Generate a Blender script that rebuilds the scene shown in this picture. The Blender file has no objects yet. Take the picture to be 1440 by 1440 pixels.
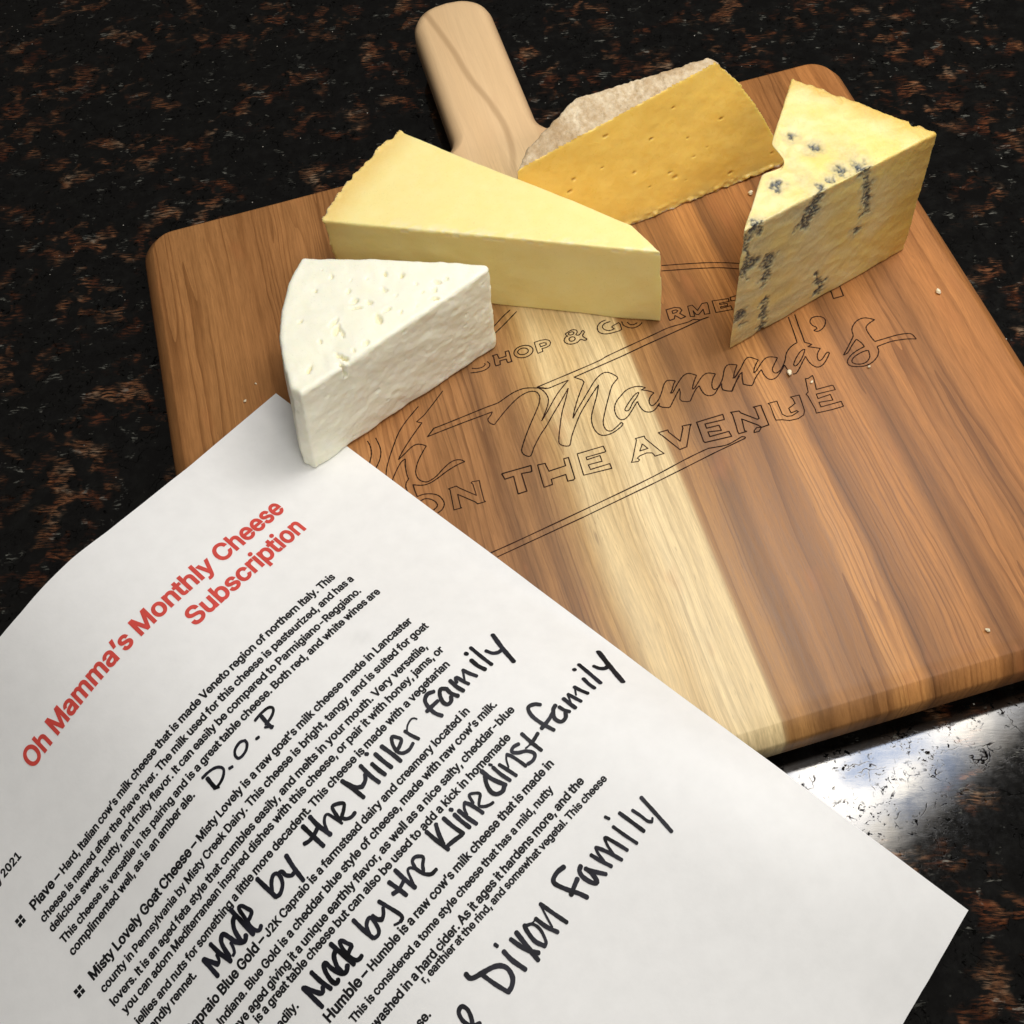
import bpy, bmesh, math, random
import numpy as np
from mathutils import Vector, Matrix

scene = bpy.context.scene
col = scene.collection
R = math.radians

# ------------------------------------------------------------------ camera, light, exposure
TOP = 0.0255                      # height of the board's upper face above the counter
CAMH = TOP + 0.324394
cam = bpy.data.cameras.new("camera")
cam.sensor_width = cam.sensor_height = 36.0
cam.lens = 36.0 * 1550.0 / 1440.0
cam.clip_start, cam.clip_end = 0.01, 50.0
cam_o = bpy.data.objects.new("camera", cam)
col.objects.link(cam_o)
AX = np.array([[0.9605573, -0.2718377, 0.0586002], [-0.2656237, -0.8345505, 0.4826691], [-0.0823029, -0.4791969, -0.8738401]])             # rows: scene x, y, z seen from the camera (x right, y down, z forward)
M = Matrix([[AX[i][0], -AX[i][1], -AX[i][2]] for i in range(3)]).to_4x4()
M.translation = Vector((0, 0, CAMH))
cam_o.matrix_world = M
scene.camera = cam_o

world = bpy.data.worlds.new("World")
scene.world = world
world.use_nodes = True
bg = world.node_tree.nodes["Background"]
bg.inputs[0].default_value = (1.0, 0.93, 0.85, 1)
bg.inputs[1].default_value = 0.035

scene.view_settings.view_transform = 'Standard'
scene.view_settings.look = 'None'
scene.view_settings.gamma = 1.0
scene.view_settings.exposure = 0.0
scene.view_settings.use_curve_mapping = False
scene.cycles.use_denoising = True
try:
    scene.cycles.denoiser = 'OPENIMAGEDENOISE'
    scene.cycles.denoising_input_passes = 'RGB_ALBEDO_NORMAL'
except Exception:
    pass
scene.cycles.max_bounces = 8
scene.cycles.caustics_reflective = False
scene.cycles.sample_clamp_indirect = 4.0


def area(name, loc, sx, sy, power, color, aim=None, rotz=0.0):
    l = bpy.data.lights.new(name, 'AREA')
    l.shape = 'RECTANGLE'
    l.size, l.size_y = sx, sy
    l.energy = power
    l.color = color
    o = bpy.data.objects.new(name, l)
    col.objects.link(o)
    o.location = loc
    if aim is None:
        o.rotation_euler = (0, 0, rotz)
    else:
        d = Vector(aim) - Vector(loc)
        o.rotation_euler = d.to_track_quat('-Z', 'Y').to_euler()
    return o, l


# the bright window high on the right, mirrored in the polished stone
win_o, win = area("window_light", (0.2727, 0.2673, 0.55), 0.573, 0.338, 5.1, (0.98, 0.98, 0.98), rotz=R(24))
win.use_nodes = True
nt = win.node_tree
em = nt.nodes["Emission"]
geo = nt.nodes.new("ShaderNodeNewGeometry")
par = geo.outputs["Parametric"]
n1 = nt.nodes.new("ShaderNodeTexNoise"); n1.inputs["Scale"].default_value = 9.0; n1.inputs["Detail"].default_value = 3.0
nt.links.new(par, n1.inputs["Vector"])
r1 = nt.nodes.new("ShaderNodeValToRGB")
r1.color_ramp.elements[0].position = 0.40; r1.color_ramp.elements[0].color = (0.40, 0.47, 0.62, 1)
r1.color_ramp.elements[1].position = 0.58; r1.color_ramp.elements[1].color = (1.5, 1.38, 1.20, 1)
nt.links.new(n1.outputs["Fac"], r1.inputs[0])
nt.links.new(r1.outputs[0], em.inputs["Color"])
# soft edge of the window as leaves and frame fade it out
sp = nt.nodes.new("ShaderNodeSeparateXYZ"); nt.links.new(par, sp.inputs[0])


def edge(sock, a, b):
    m = nt.nodes.new("ShaderNodeMapRange"); m.interpolation_type = 'SMOOTHSTEP'
    m.inputs["From Min"].default_value = a; m.inputs["From Max"].default_value = b
    nt.links.new(sock, m.inputs["Value"])
    return m.outputs[0]


e1 = edge(sp.outputs[1], 0.07, 0.24)
e2 = edge(sp.outputs[1], 1.0, 0.8)
mm = nt.nodes.new("ShaderNodeMath"); mm.operation = 'MULTIPLY'
nt.links.new(e1, mm.inputs[0]); nt.links.new(e2, mm.inputs[1])
nt.links.new(mm.outputs[0], em.inputs["Strength"])

# added fill lamp, unseen, low over the counter for brightness and falloff
area("fill_light", (0.13, -0.27, 0.60), 0.30, 0.26, 1.7, (1.0, 0.97, 0.92), aim=(0.10, 0.20, 0.0))

# ------------------------------------------------------------------ data taken from the sheet and the board
D = {
"engr": [["script", "s", [-19.44, 222.74, -18.96, 220.49, -19.01, 218.18, -19.56, 215.79, -20.61, 213.43]], ["script", "s", [-16.35, 223.01, -15.72, 218.89, -15.92,
216.13, -17.15, 213.2, -18.9, 210.63]], ["script", "s", [1.19, 231.19, -4.25, 226.6, -7.99, 222.57, -10.68, 218.25, -13.14, 213.92, -15.07, 209.97, -16.2,
206.56]], ["script", "p", [11.13, 234.88, 6.85, 230.89, 2.39, 226.92, -0.91, 224.95, 0.82, 223.94]], ["script", "s", [0.82, 223.94, -3.11, 220.15, -6.52,
216.61, -9.13, 213.61, -10.58, 211.54]], ["script", "s", [-10.58, 211.54, -7.68, 213.39, -5.13, 215.11, -3.05, 215.71, -1.28, 215.02, 0.09, 214.04]],
["script", "s", [0.09, 214.04, -2.23, 211.32, -4.31, 208.44, -5.75, 205.38, -5.96, 203.19, -5.35, 201.24, -3.76, 199.92, -2.32, 199.74, 0.48, 200.81, 3.57,
203.05, 6.55, 204.74, 8.77, 205.07, 10.34, 204.55, 11.44, 203.48]], ["script", "s", [11.44, 203.48, 8.68, 203.03, 4.98, 201.83, 1.16, 200.09, -1.64, 199.02,
-3.82, 198.75, -5.84, 199.16, -7.94, 200.1]], ["words", "p", [-7.94, 200.1, -7.88, 197.61, -7.63, 195.07]], ["words", "s", [-7.63, 195.07, -5.07, 195.21,
-2.32, 194.41, -0.37, 192.94, 0.55, 190.68, 0.48, 189.01, -0.66, 187.44, -2.45, 186.58]], ["script", "s", [-14.55, 204.02, -11.9, 207.91, -9.88, 210.28,
-8.18, 211.15]], ["script", "s", [-8.18, 211.15, -8.81, 208.41, -9.07, 204.97, -8.9, 202.76]], ["script", "s", [-8.9, 202.76, -9.89, 201.74, -10.53, 200.06,
-10.44, 198.2]], ["words", "s", [-7.06, 193.02, -5.09, 193.36, -3.22, 192.4, -1.94, 190.77, -1.88, 189.29, -3.49, 188.13]], ["words", "P", [3.41, 194.64,
6.21, 194.86, 7.17, 193.65, 11.9, 189.16, 11.85, 193.84, 11.39, 194.49, 11.9, 194.82, 14.35, 194.5, 14.08, 191.88, 13.89, 186.32, 14.25, 185.82, 11.45,
185.81, 10.88, 186.82, 5.88, 191.53, 5.62, 186.36, 5.91, 186.02, 3.17, 186.05, 3.24, 186.66, 3.77, 194.03]], ["script", "p", [1.37, 217.61, 4.31, 220.29]],
["script", "s", [4.31, 220.29, 9.69, 220.96, 17.84, 222.09, 24.2, 222.99, 28.26, 223.39, 29.94, 223.89, 33.68, 225.49, 36.78, 226.33, 40.12, 226.39, 44.55,
224.89, 46.9, 223.82]], ["script", "s", [1.37, 217.61, 6.42, 218.27, 14.49, 219.25, 20.76, 219.89, 25.93, 220.43]], ["script", "s", [25.93, 220.43, 24.94,
219.17, 23.57, 217.78, 23.9, 216.09, 25.18, 214.87]], ["script", "s", [25.21, 214.96, 29.08, 218.31, 32.95, 221.26, 36.65, 223.51, 40.03, 224.52, 42.16,
224.24, 43.38, 223.12, 43.61, 220.88, 42.37, 218.08, 40.12, 214.85, 37.63, 211.48, 34.7, 207.25, 32.32, 203.41, 31.41, 201.42, 31.73, 199.79, 32.9, 198.64,
34.08, 198.75, 36.03, 201.66, 39.42, 205.67, 42.43, 208.56, 46.28, 212.78, 50.11, 216.8, 54.4, 221.54]], ["script", "s", [54.4, 221.54, 52.34, 217.65, 49.54,
212.74, 47.66, 208.63, 45.99, 204.51, 44.89, 201.53, 44.74, 200.04, 45.63, 198.98, 46.93, 198.34, 48.08, 198.57, 49.68, 201.73, 52.49, 205.97, 55.46, 209.95,
58.7, 213.36, 61.9, 216.56, 65.02, 219.45]], ["script", "s", [65.02, 219.45, 62.99, 215.12, 60.63, 211.12, 58.71, 207.54, 57.94, 204.66, 58.03, 201.51, 59.04,
199.27, 60.9, 198.34, 63.55, 198.53, 66.52, 199.7, 68.03, 200.86, 67.69, 201.7]], ["script", "s", [67.69, 201.7, 65.43, 200.33, 63.42, 199.45, 62.08, 200.0,
61.53, 201.64, 61.89, 204.12, 63.77, 207.94, 66.29, 212.39, 69.12, 217.08, 70.75, 218.69, 72.31, 219.95, 72.0, 221.16, 70.58, 222.96, 69.07, 223.8, 67.18,
223.46, 64.4, 221.67, 61.17, 218.43, 57.89, 214.97, 54.64, 211.55, 52.23, 208.67]], ["script", "s", [52.23, 208.67, 53.5, 211.4, 55.83, 215.4, 58.3, 219.13,
60.48, 222.19]], ["script", "p", [60.48, 222.19, 60.22, 223.21, 57.79, 225.4]], ["border", "p", [57.79, 225.4, 77.42, 228.81, 86.11, 230.61, 100.61, 233.26,
109.9, 235.07]], ["border", "s", [43.84, 225.5, 66.76, 229.13, 72.86, 230.72, 90.0, 234.06, 96.8, 235.37, 104.14, 235.48, 106.58, 235.95, 109.0, 235.07,
112.27, 235.25, 109.9, 235.07]], ["script", "s", [43.85, 225.51, 45.47, 223.49, 46.3, 221.04, 46.18, 218.67, 44.8, 215.93, 42.89, 213.13, 41.43, 211.09]],
["script", "s", [41.43, 211.09, 44.58, 214.41, 47.89, 218.2, 51.02, 221.33, 55.4, 224.85]], ["script", "s", [55.4, 224.85, 52.86, 224.51, 50.08, 224.1, 47.56,
223.81, 45.8, 224.62, 43.85, 225.51]], ["words", "s", [29.78, 242.38, 30.38, 240.94, 29.74, 239.7, 27.73, 238.88, 25.27, 238.89, 22.71, 239.37]],
["words", "s", [28.67, 241.92, 28.63, 241.09, 27.25, 240.44, 25.26, 240.56, 23.64, 241.23]], ["words", "P", [32.29, 244.22, 34.11, 244.28, 34.15, 243.59,
34.32, 242.23, 36.98, 242.39, 37.21, 244.06, 37.19, 244.47, 38.46, 244.48, 38.56, 243.88, 38.32, 239.9, 38.45, 239.4, 36.83, 239.4, 36.69, 240.01, 36.72,
241.12, 34.29, 241.11, 34.02, 239.46, 32.34, 239.37, 32.22, 240.08, 32.57, 243.56]], ["words", "S", [47.15, 242.22, 46.91, 241.39, 46.34, 240.66, 45.51,
240.1, 44.49, 239.75, 43.38, 239.65, 42.29, 239.81, 41.33, 240.22, 40.59, 240.83, 40.14, 241.59, 40.03, 242.42, 40.26, 243.24, 40.83, 243.98, 41.66, 244.55,
42.68, 244.9, 43.8, 245.0, 44.89, 244.84, 45.86, 244.43, 46.6, 243.81, 47.05, 243.05]], ["words", "S", [45.4, 242.34, 45.26, 241.9, 44.94, 241.52, 44.47,
241.23, 43.91, 241.06, 43.3, 241.04, 42.71, 241.15, 42.19, 241.39, 41.79, 241.74, 41.56, 242.17, 41.51, 242.62, 41.65, 243.06, 41.97, 243.44, 42.43, 243.73,
43.0, 243.9, 43.61, 243.93, 44.2, 243.81, 44.72, 243.57, 45.12, 243.21, 45.35, 242.79]], ["words", "P", [48.47, 245.02, 50.89, 245.21, 52.85, 244.94, 53.97,
244.09, 54.13, 242.95, 53.45, 241.87, 52.04, 241.39, 50.37, 241.4, 50.31, 240.11, 48.42, 239.81, 48.31, 240.98]], ["words", "P", [50.11, 243.77, 51.74,
243.77, 52.52, 243.33, 52.29, 242.56, 50.14, 242.33]], ["words", "S", [61.41, 245.42, 63.17, 245.97, 64.53, 245.49, 64.75, 244.43, 63.97, 243.38, 65.12,
242.98, 66.79, 244.42, 67.17, 243.42, 66.07, 242.08, 67.15, 240.16, 66.09, 239.95, 64.99, 240.79, 63.35, 239.88, 61.08, 239.86, 59.47, 240.82, 59.07, 242.21,
60.04, 243.6, 60.82, 243.78, 60.35, 244.92]], ["words", "S", [63.55, 244.52, 63.48, 244.32, 63.32, 244.14, 63.07, 244.0, 62.77, 243.91, 62.44, 243.88, 62.12,
243.91, 61.84, 244.0, 61.62, 244.15, 61.48, 244.33, 61.45, 244.53, 61.52, 244.73, 61.68, 244.91, 61.93, 245.05, 62.23, 245.14, 62.56, 245.17, 62.88, 245.14,
63.16, 245.04, 63.39, 244.9, 63.52, 244.72]], ["words", "S", [63.18, 241.97, 63.1, 241.68, 62.91, 241.41, 62.64, 241.2, 62.32, 241.06, 61.96, 241.02, 61.61,
241.07, 61.31, 241.21, 61.08, 241.42, 60.94, 241.69, 60.91, 241.99, 60.99, 242.29, 61.17, 242.56, 61.44, 242.77, 61.77, 242.91, 62.13, 242.95, 62.48, 242.9,
62.78, 242.76, 63.01, 242.54, 63.15, 242.27]], ["words", "s", [76.3, 246.33, 74.08, 245.82, 72.42, 244.2, 72.25, 241.95, 73.92, 240.33, 76.51, 239.89, 79.47,
239.9]], ["words", "p", [79.47, 239.9, 80.53, 240.22, 80.72, 242.76, 80.45, 243.6, 77.92, 242.86, 77.35, 242.48, 78.12, 241.35]], ["words", "s", [78.12,
241.35, 76.02, 241.21, 74.55, 242.3, 74.22, 243.69, 75.35, 244.8, 77.74, 245.13]], ["words", "s", [81.65, 243.77, 81.85, 241.61, 84.16, 239.65, 86.68, 239.7,
88.55, 240.78]], ["words", "s", [83.47, 242.79, 84.07, 241.42, 85.5, 240.92, 86.92, 241.35]], ["words", "P", [98.73, 243.47, 101.96, 243.51, 103.74, 242.71,
104.1, 241.41, 102.87, 240.26, 104.4, 238.16, 102.45, 237.79, 100.93, 239.95, 100.21, 238.57, 98.39, 238.34, 98.29, 239.36]], ["words", "P", [100.59, 242.23,
102.08, 242.29, 102.68, 241.67, 101.78, 241.05, 100.49, 241.04]], ["words", "P", [106.72, 242.43, 108.46, 242.41, 109.44, 239.42, 112.05, 241.91, 113.98,
241.76, 113.96, 240.48, 113.23, 236.64, 111.25, 236.87, 111.58, 239.26, 109.19, 237.47, 108.29, 237.9, 107.9, 239.85, 107.57, 237.17, 106.03, 237.59]],
["words", "P", [115.98, 241.83, 121.95, 240.91, 121.72, 239.58, 118.12, 239.9, 118.04, 239.34, 120.76, 238.97, 120.6, 237.97, 117.86, 238.23, 117.83, 237.54,
121.58, 237.51, 121.56, 235.65, 115.39, 236.29, 115.71, 238.99]], ["words", "p", [126.0, 241.26, 122.76, 241.22, 122.49, 239.54, 125.24, 239.28]],
["words", "P", [158.32, 233.07, 162.15, 232.96, 161.55, 228.39, 157.68, 228.35]], ["border", "s", [104.03, 264.03, 105.12, 263.76, 110.96, 262.3, 119.53,
259.99, 123.73, 258.61, 127.83, 257.03, 133.04, 254.68]], ["border", "s", [103.18, 261.56, 104.26, 261.3, 112.22, 259.27, 118.63, 257.54, 124.91, 255.49,
132.09, 252.2]], ["border", "s", [35.91, 256.89, 37.19, 257.73, 40.5, 260.29, 44.12, 262.58]], ["border", "s", [34.94, 253.27, 36.31, 254.13, 40.5, 256.93,
46.24, 261.06]], ["border", "s", [10.39, 166.4, 23.75, 168.62, 65.21, 176.25, 83.38, 180.44, 91.58, 182.06, 93.41, 182.06]], ["border", "s", [93.41, 182.06,
98.78, 181.54, 102.5, 182.35, 104.88, 183.01, 105.86, 182.2, 103.04, 181.57]], ["border", "p", [103.04, 181.57, 93.88, 179.88, 82.83, 177.5, 70.28, 174.88,
43.89, 169.84, 12.78, 164.4]], ["words", "P", [22.37, 194.59, 22.91, 194.71, 32.85, 194.73, 32.53, 192.43, 31.99, 192.31, 28.87, 192.65, 28.76, 185.39, 25.61,
185.26, 26.0, 192.4, 22.83, 192.26]], ["words", "P", [35.08, 194.19, 37.74, 194.01, 37.79, 192.99, 38.1, 190.6, 44.13, 190.9, 44.31, 193.74, 46.02, 193.78,
45.68, 185.13, 45.1, 184.63, 43.05, 184.81, 43.2, 187.53, 37.97, 187.27, 37.77, 185.17, 34.77, 184.98, 34.73, 186.57]], ["words", "P", [49.31, 194.2, 58.76,
194.35, 58.95, 192.11, 58.5, 191.91, 51.85, 191.95, 51.77, 190.87, 56.53, 191.1, 56.53, 188.69, 51.68, 188.8, 51.77, 186.78, 58.74, 186.96, 58.81, 184.95,
48.91, 185.34]], ["words", "P", [70.2, 193.8, 73.42, 193.79, 73.42, 192.73, 76.73, 186.27, 77.57, 185.02, 74.25, 184.96, 74.19, 185.6, 73.79, 186.49, 72.03,
187.07, 69.42, 186.69, 68.33, 186.09, 68.85, 185.21, 68.22, 184.71, 65.88, 185.11, 66.46, 185.79, 70.4, 193.1]], ["words", "P", [71.75, 190.95, 72.99, 188.64,
70.05, 188.57]], ["words", "P", [78.48, 193.59, 81.96, 193.59, 81.89, 192.67, 84.43, 187.91, 87.06, 192.65, 87.16, 193.56, 90.3, 193.28, 89.7, 192.62, 85.75,
185.11, 83.15, 184.8, 79.41, 191.92, 78.77, 192.98]], ["words", "P", [92.35, 193.45, 101.99, 193.67, 101.75, 191.5, 94.82, 191.85, 94.74, 190.07, 99.19,
189.87, 99.21, 187.64, 94.65, 188.48, 94.63, 186.49, 101.49, 186.45, 101.66, 184.27, 92.21, 184.77, 91.91, 185.41]], ["words", "P", [104.84, 193.57, 107.75,
193.22, 108.1, 192.21, 112.44, 188.01, 113.15, 188.18, 113.35, 192.53, 112.95, 193.18, 115.72, 193.03, 115.62, 192.13, 115.28, 184.64, 112.55, 184.48, 111.85,
185.64, 107.44, 189.84, 106.64, 185.08, 107.2, 184.54, 104.38, 184.46, 104.26, 185.27, 104.64, 187.95, 105.12, 192.59]], ["words", "P", [112.55, 184.48,
111.0, 184.9, 109.85, 184.16, 109.38, 183.3, 111.19, 183.2]], ["words", "P", [118.3, 192.95, 121.55, 192.91, 121.46, 191.88, 121.22, 187.27, 122.31, 185.94,
124.11, 185.6, 126.81, 186.48, 126.41, 187.08, 124.26, 186.76, 124.22, 188.79, 127.05, 189.99, 127.05, 191.96, 126.6, 193.01, 129.7, 192.83, 129.63, 191.87,
128.95, 186.15, 127.93, 184.63, 125.66, 183.85, 122.51, 184.06, 120.37, 185.16, 118.3, 185.66, 118.25, 186.73, 118.7, 192.15]], ["words", "P", [134.44, 198.6,
135.34, 198.38, 137.25, 199.07, 137.15, 197.45, 136.17, 193.13, 141.8, 193.07, 142.25, 192.83, 142.25, 190.97, 135.4, 191.32, 135.21, 189.41, 139.87, 189.67,
139.73, 187.23, 134.92, 187.85, 134.79, 185.85, 142.2, 185.82, 142.11, 183.69, 137.75, 183.64, 132.32, 184.01, 132.62, 185.59, 132.39, 191.33, 132.1, 192.39,
133.14, 193.05, 133.72, 195.73]], ["script", "s", [80.35, 212.9, 78.96, 213.91, 76.96, 214.5, 73.91, 214.19, 71.14, 212.45, 69.16, 210.89, 67.79, 209.14,
67.05, 207.19, 66.99, 204.8, 67.69, 203.04, 68.99, 202.6, 70.68, 203.34, 72.77, 205.26, 74.41, 206.9, 75.85, 208.27]], ["script", "s", [75.85, 208.27, 75.88,
206.4, 76.42, 204.24, 77.46, 203.02, 79.13, 202.59, 80.79, 203.21, 82.77, 205.05]], ["script", "p", [82.77, 205.05, 82.34, 204.0, 83.3, 203.11, 85.2, 202.29,
85.98, 202.46]], ["script", "s", [85.98, 202.46, 87.82, 204.57, 89.64, 206.62, 91.53, 208.65]], ["script", "p", [91.53, 208.65, 91.23, 206.97, 90.15, 204.45,
90.5, 203.4, 92.2, 202.56, 93.34, 202.49]], ["script", "s", [93.34, 202.49, 95.18, 204.74, 96.99, 206.7, 98.5, 207.62]], ["script", "s", [98.5, 207.62, 98.49,
206.28, 98.72, 204.42, 99.48, 203.01, 100.88, 202.36, 102.47, 202.71, 104.18, 204.35, 106.16, 206.0]], ["script", "p", [106.16, 206.0, 105.63, 204.3, 105.69,
203.3, 106.78, 202.49, 108.35, 201.82]], ["script", "s", [108.35, 201.82, 109.99, 203.71, 111.56, 205.42, 113.3, 207.07]], ["script", "p", [80.35, 212.9,
78.66, 212.48, 80.39, 211.63]], ["script", "s", [80.39, 211.63, 81.84, 210.51, 82.49, 209.84]], ["script", "s", [82.49, 209.84, 81.16, 209.05, 79.89, 207.48,
79.55, 205.96, 79.94, 204.95, 81.1, 205.17, 83.07, 206.63, 85.01, 209.08, 86.64, 211.66, 87.84, 212.96, 89.06, 213.31, 91.29, 212.32]],
["script", "s", [91.29, 212.32, 90.07, 210.94, 88.97, 209.07, 87.86, 207.8]], ["script", "s", [87.86, 207.8, 88.85, 208.0, 90.91, 210.2, 93.12, 212.29, 95.09,
213.65, 96.98, 213.78, 99.15, 212.13]], ["script", "s", [99.15, 212.13, 97.84, 210.54, 96.38, 208.34, 95.71, 206.92]], ["script", "s", [95.71, 206.92, 96.8,
207.39, 99.17, 209.64, 101.26, 211.32, 103.27, 211.77, 105.67, 210.58]], ["script", "s", [105.67, 210.58, 104.04, 208.88, 102.97, 207.0, 102.54, 205.35,
102.93, 204.42, 104.33, 204.74, 106.05, 206.4, 107.45, 208.17, 109.16, 211.21, 110.63, 212.66, 112.14, 212.73, 114.18, 211.76]], ["script", "s", [114.18,
211.76, 112.28, 209.23, 110.95, 206.88]], ["script", "s", [110.95, 206.88, 112.06, 207.49, 114.37, 209.65]], ["script", "S", [77.42, 211.74, 75.88, 211.28,
73.9, 209.73, 71.79, 207.79, 70.61, 206.42, 70.91, 205.67, 72.08, 205.93, 74.15, 208.31, 76.2, 210.06]], ["script", "s", [110.6, 206.94, 111.83, 207.12,
114.69, 209.81, 117.54, 212.86, 119.47, 213.52, 121.99, 211.42]], ["script", "s", [121.99, 211.42, 119.67, 208.92, 118.43, 206.61]], ["script", "s", [118.43,
206.61, 119.78, 207.33, 122.3, 209.66, 124.6, 211.26, 126.61, 211.27, 128.73, 210.13]], ["script", "s", [128.73, 210.13, 126.55, 207.79, 125.24, 206.2,
125.06, 204.75, 126.06, 204.09, 128.17, 205.2, 130.65, 208.03, 132.27, 210.77, 134.19, 212.6, 136.11, 213.61, 137.73, 214.09]], ["script", "p", [137.73,
214.09, 138.06, 216.29, 138.54, 219.93, 139.04, 224.46, 139.2, 225.69]], ["script", "p", [141.76, 226.09, 141.09, 220.75, 140.74, 217.05, 140.25, 213.43,
142.28, 211.69, 140.66, 211.2, 142.57, 210.13, 144.37, 209.09]], ["script", "s", [144.37, 209.09, 142.82, 207.55, 141.91, 205.8, 141.93, 204.28, 143.21,
204.54, 145.29, 206.29, 146.3, 206.69, 146.4, 205.91, 144.07, 203.42, 142.15, 202.04, 140.39, 201.82, 139.17, 202.86, 138.39, 204.96, 138.21, 207.57]],
["script", "s", [138.21, 207.57, 136.35, 205.66, 133.99, 203.2, 132.43, 201.83, 131.08, 201.76]], ["script", "s", [114.22, 202.6, 115.04, 202.16, 116.14,
202.02, 118.27, 204.52, 120.29, 206.26, 121.53, 207.14]], ["script", "s", [121.53, 207.14, 121.47, 205.05, 122.21, 202.77, 123.56, 201.99, 125.41, 202.49,
127.88, 204.48, 129.86, 206.33]], ["script", "p", [129.86, 206.33, 129.99, 204.78, 130.38, 202.33]], ["script", "p", [108.21, 201.71, 108.69, 201.95]],
["script", "s", [108.57, 201.79, 110.59, 204.31, 112.99, 207.13, 114.66, 208.27]], ["script", "p", [114.66, 208.27, 113.75, 205.66, 113.25, 203.33, 114.22,
202.6]], ["script", "S", [139.03, 210.52, 137.12, 209.93, 134.46, 207.54, 132.91, 205.41, 133.68, 204.86, 136.06, 206.58, 138.25, 209.04]],
["script", "S", [145.64, 221.3, 146.8, 222.61, 148.57, 222.77, 150.31, 222.03, 151.08, 220.48, 150.21, 218.43, 148.47, 216.91, 146.56, 216.38, 145.47, 217.18,
146.61, 217.55, 146.74, 218.27, 145.84, 219.52]], ["script", "s", [150.84, 203.74, 153.39, 206.16, 156.09, 208.93, 157.48, 210.54, 158.13, 213.13, 159.77,
215.15, 162.06, 216.48, 164.72, 216.5, 167.56, 214.66]], ["script", "s", [167.56, 214.66, 165.02, 213.79, 163.36, 212.62, 162.91, 210.76, 163.12, 207.89,
163.52, 205.71]], ["script", "s", [163.52, 205.71, 166.64, 205.74, 171.53, 205.81, 175.08, 205.38, 176.92, 204.5, 177.53, 202.07]], ["script", "s", [177.53,
202.07, 174.05, 203.18, 169.5, 203.83, 166.46, 203.72, 163.33, 203.38]], ["script", "s", [163.33, 203.38, 163.08, 201.44, 161.47, 199.26, 158.89, 197.65,
156.04, 197.05, 152.7, 197.84, 151.0, 199.01, 151.04, 200.8, 152.96, 202.64, 155.77, 203.96, 159.22, 204.84]], ["script", "s", [159.22, 204.84, 158.86,
206.72, 157.9, 208.77]], ["script", "s", [157.9, 208.77, 155.29, 206.66, 152.76, 204.31, 150.84, 203.74]], ["script", "S", [159.57, 202.89, 157.12, 202.81,
154.08, 201.8, 152.49, 200.3, 153.18, 198.93, 155.42, 198.17, 157.46, 198.6, 159.09, 200.08, 159.61, 201.73]]],
"paper": [-4747, 25356, 30, -3208, 23048, 30, -1669, 20740, 30, -130, 18453, -6, 1432, 16229, -162, 2778, 14156, -123, 4051, 12122, 6, 5246, 10161, 312, 6363, 8312,
737, 7483, 6587, 980, 8673, 5042, 421, 9951, 3636, -588, 11298, 2207, -1699, -5598, 24847, 32, -4066, 22580, 31, -2540, 20323, 32, -1023, 18059, 76, 477,
15812, 188, 1796, 13755, 366, 3053, 11754, 589, 4244, 9806, 920, 5388, 7877, 1300, 6577, 5937, 1379, 7857, 4192, 721, 9119, 2724, -412, 10369, 1341, -1705,
-6458, 24230, 149, -4929, 22036, 122, -3423, 19839, 113, -1933, 17597, 243, -480, 15368, 505, 810, 13279, 814, 2044, 11279, 1051, 3228, 9298, 1309, 4386,
7291, 1503, 5596, 5303, 1356, 6888, 3508, 678, 8172, 1958, -413, 9416, 517, -1701, -7270, 23386, 558, -5764, 21302, 472, -4302, 19187, 421, -2862, 16999, 570,
-1463, 14815, 885, -199, 12714, 1185, 1018, 10706, 1312, 2201, 8699, 1419, 3380, 6685, 1405, 4607, 4723, 1102, 5891, 2913, 438, 7178, 1281, -549, 8421, -235,
-1714, -8033, 22425, 1134, -6563, 20439, 1010, -5171, 18397, 909, -3804, 16280, 1002, -2470, 14147, 1247, -1222, 12087, 1404, -11, 10087, 1390, 1182, 8084,
1343, 2382, 6096, 1168, 3622, 4164, 777, 4897, 2336, 149, 6188, 616, -710, 7480, -1043, -1690, -8769, 21589, 1650, -7414, 19596, 1498, -6091, 17585, 1359,
-4777, 15525, 1364, -3489, 13461, 1454, -2252, 11448, 1453, -1039, 9460, 1352, 168, 7473, 1194, 1386, 5507, 922, 2633, 3588, 493, 3906, 1741, -105, 5195, -37,
-858, 6489, -1774, -1685, -9614, 20775, 2064, -8327, 18792, 1885, -7047, 16808, 1713, -5770, 14798, 1630, -4513, 12791, 1582, -3282, 10808, 1467, -2063, 8831,
1291, -844, 6860, 1043, 389, 4910, 699, 1642, 2999, 245, 2913, 1134, -324, 4200, -690, -984, 5490, -2488, -1685, -10569, 20028, 2316, -9305, 18058, 2105,
-8041, 16091, 1904, -6784, 14113, 1750, -5541, 12138, 1610, -4310, 10169, 1430, -3083, 8201, 1198, -1852, 6241, 894, -609, 4302, 510, 648, 2392, 49, 1919,
513, -492, 3200, -1343, -1080, 4484, -3184, -1688, -11577, 19353, 2392, -10315, 17389, 2147, -9056, 15428, 1923, -7807, 13463, 1731, -6568, 11498, 1549,
-5333, 9533, 1337, -4098, 7572, 1075, -2857, 5620, 744, -1606, 3685, 349, -347, 1773, -105, 923, -119, -615, 2199, -1997, -1148, 3474, -3866, -1689, -12592,
18715, 2297, -11327, 16756, 2028, -10069, 14796, 1792, -8823, 12833, 1591, -7586, 10869, 1401, -6348, 8906, 1179, -5107, 6949, 910, -3859, 4999, 579, -2603,
3064, 195, -1343, 1147, -240, -76, -757, -713, 1195, -2651, -1198, 2464, -4540, -1686, -13590, 18095, 2044, -12319, 16142, 1767, -11062, 14184, 1528, -9821,
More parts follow.
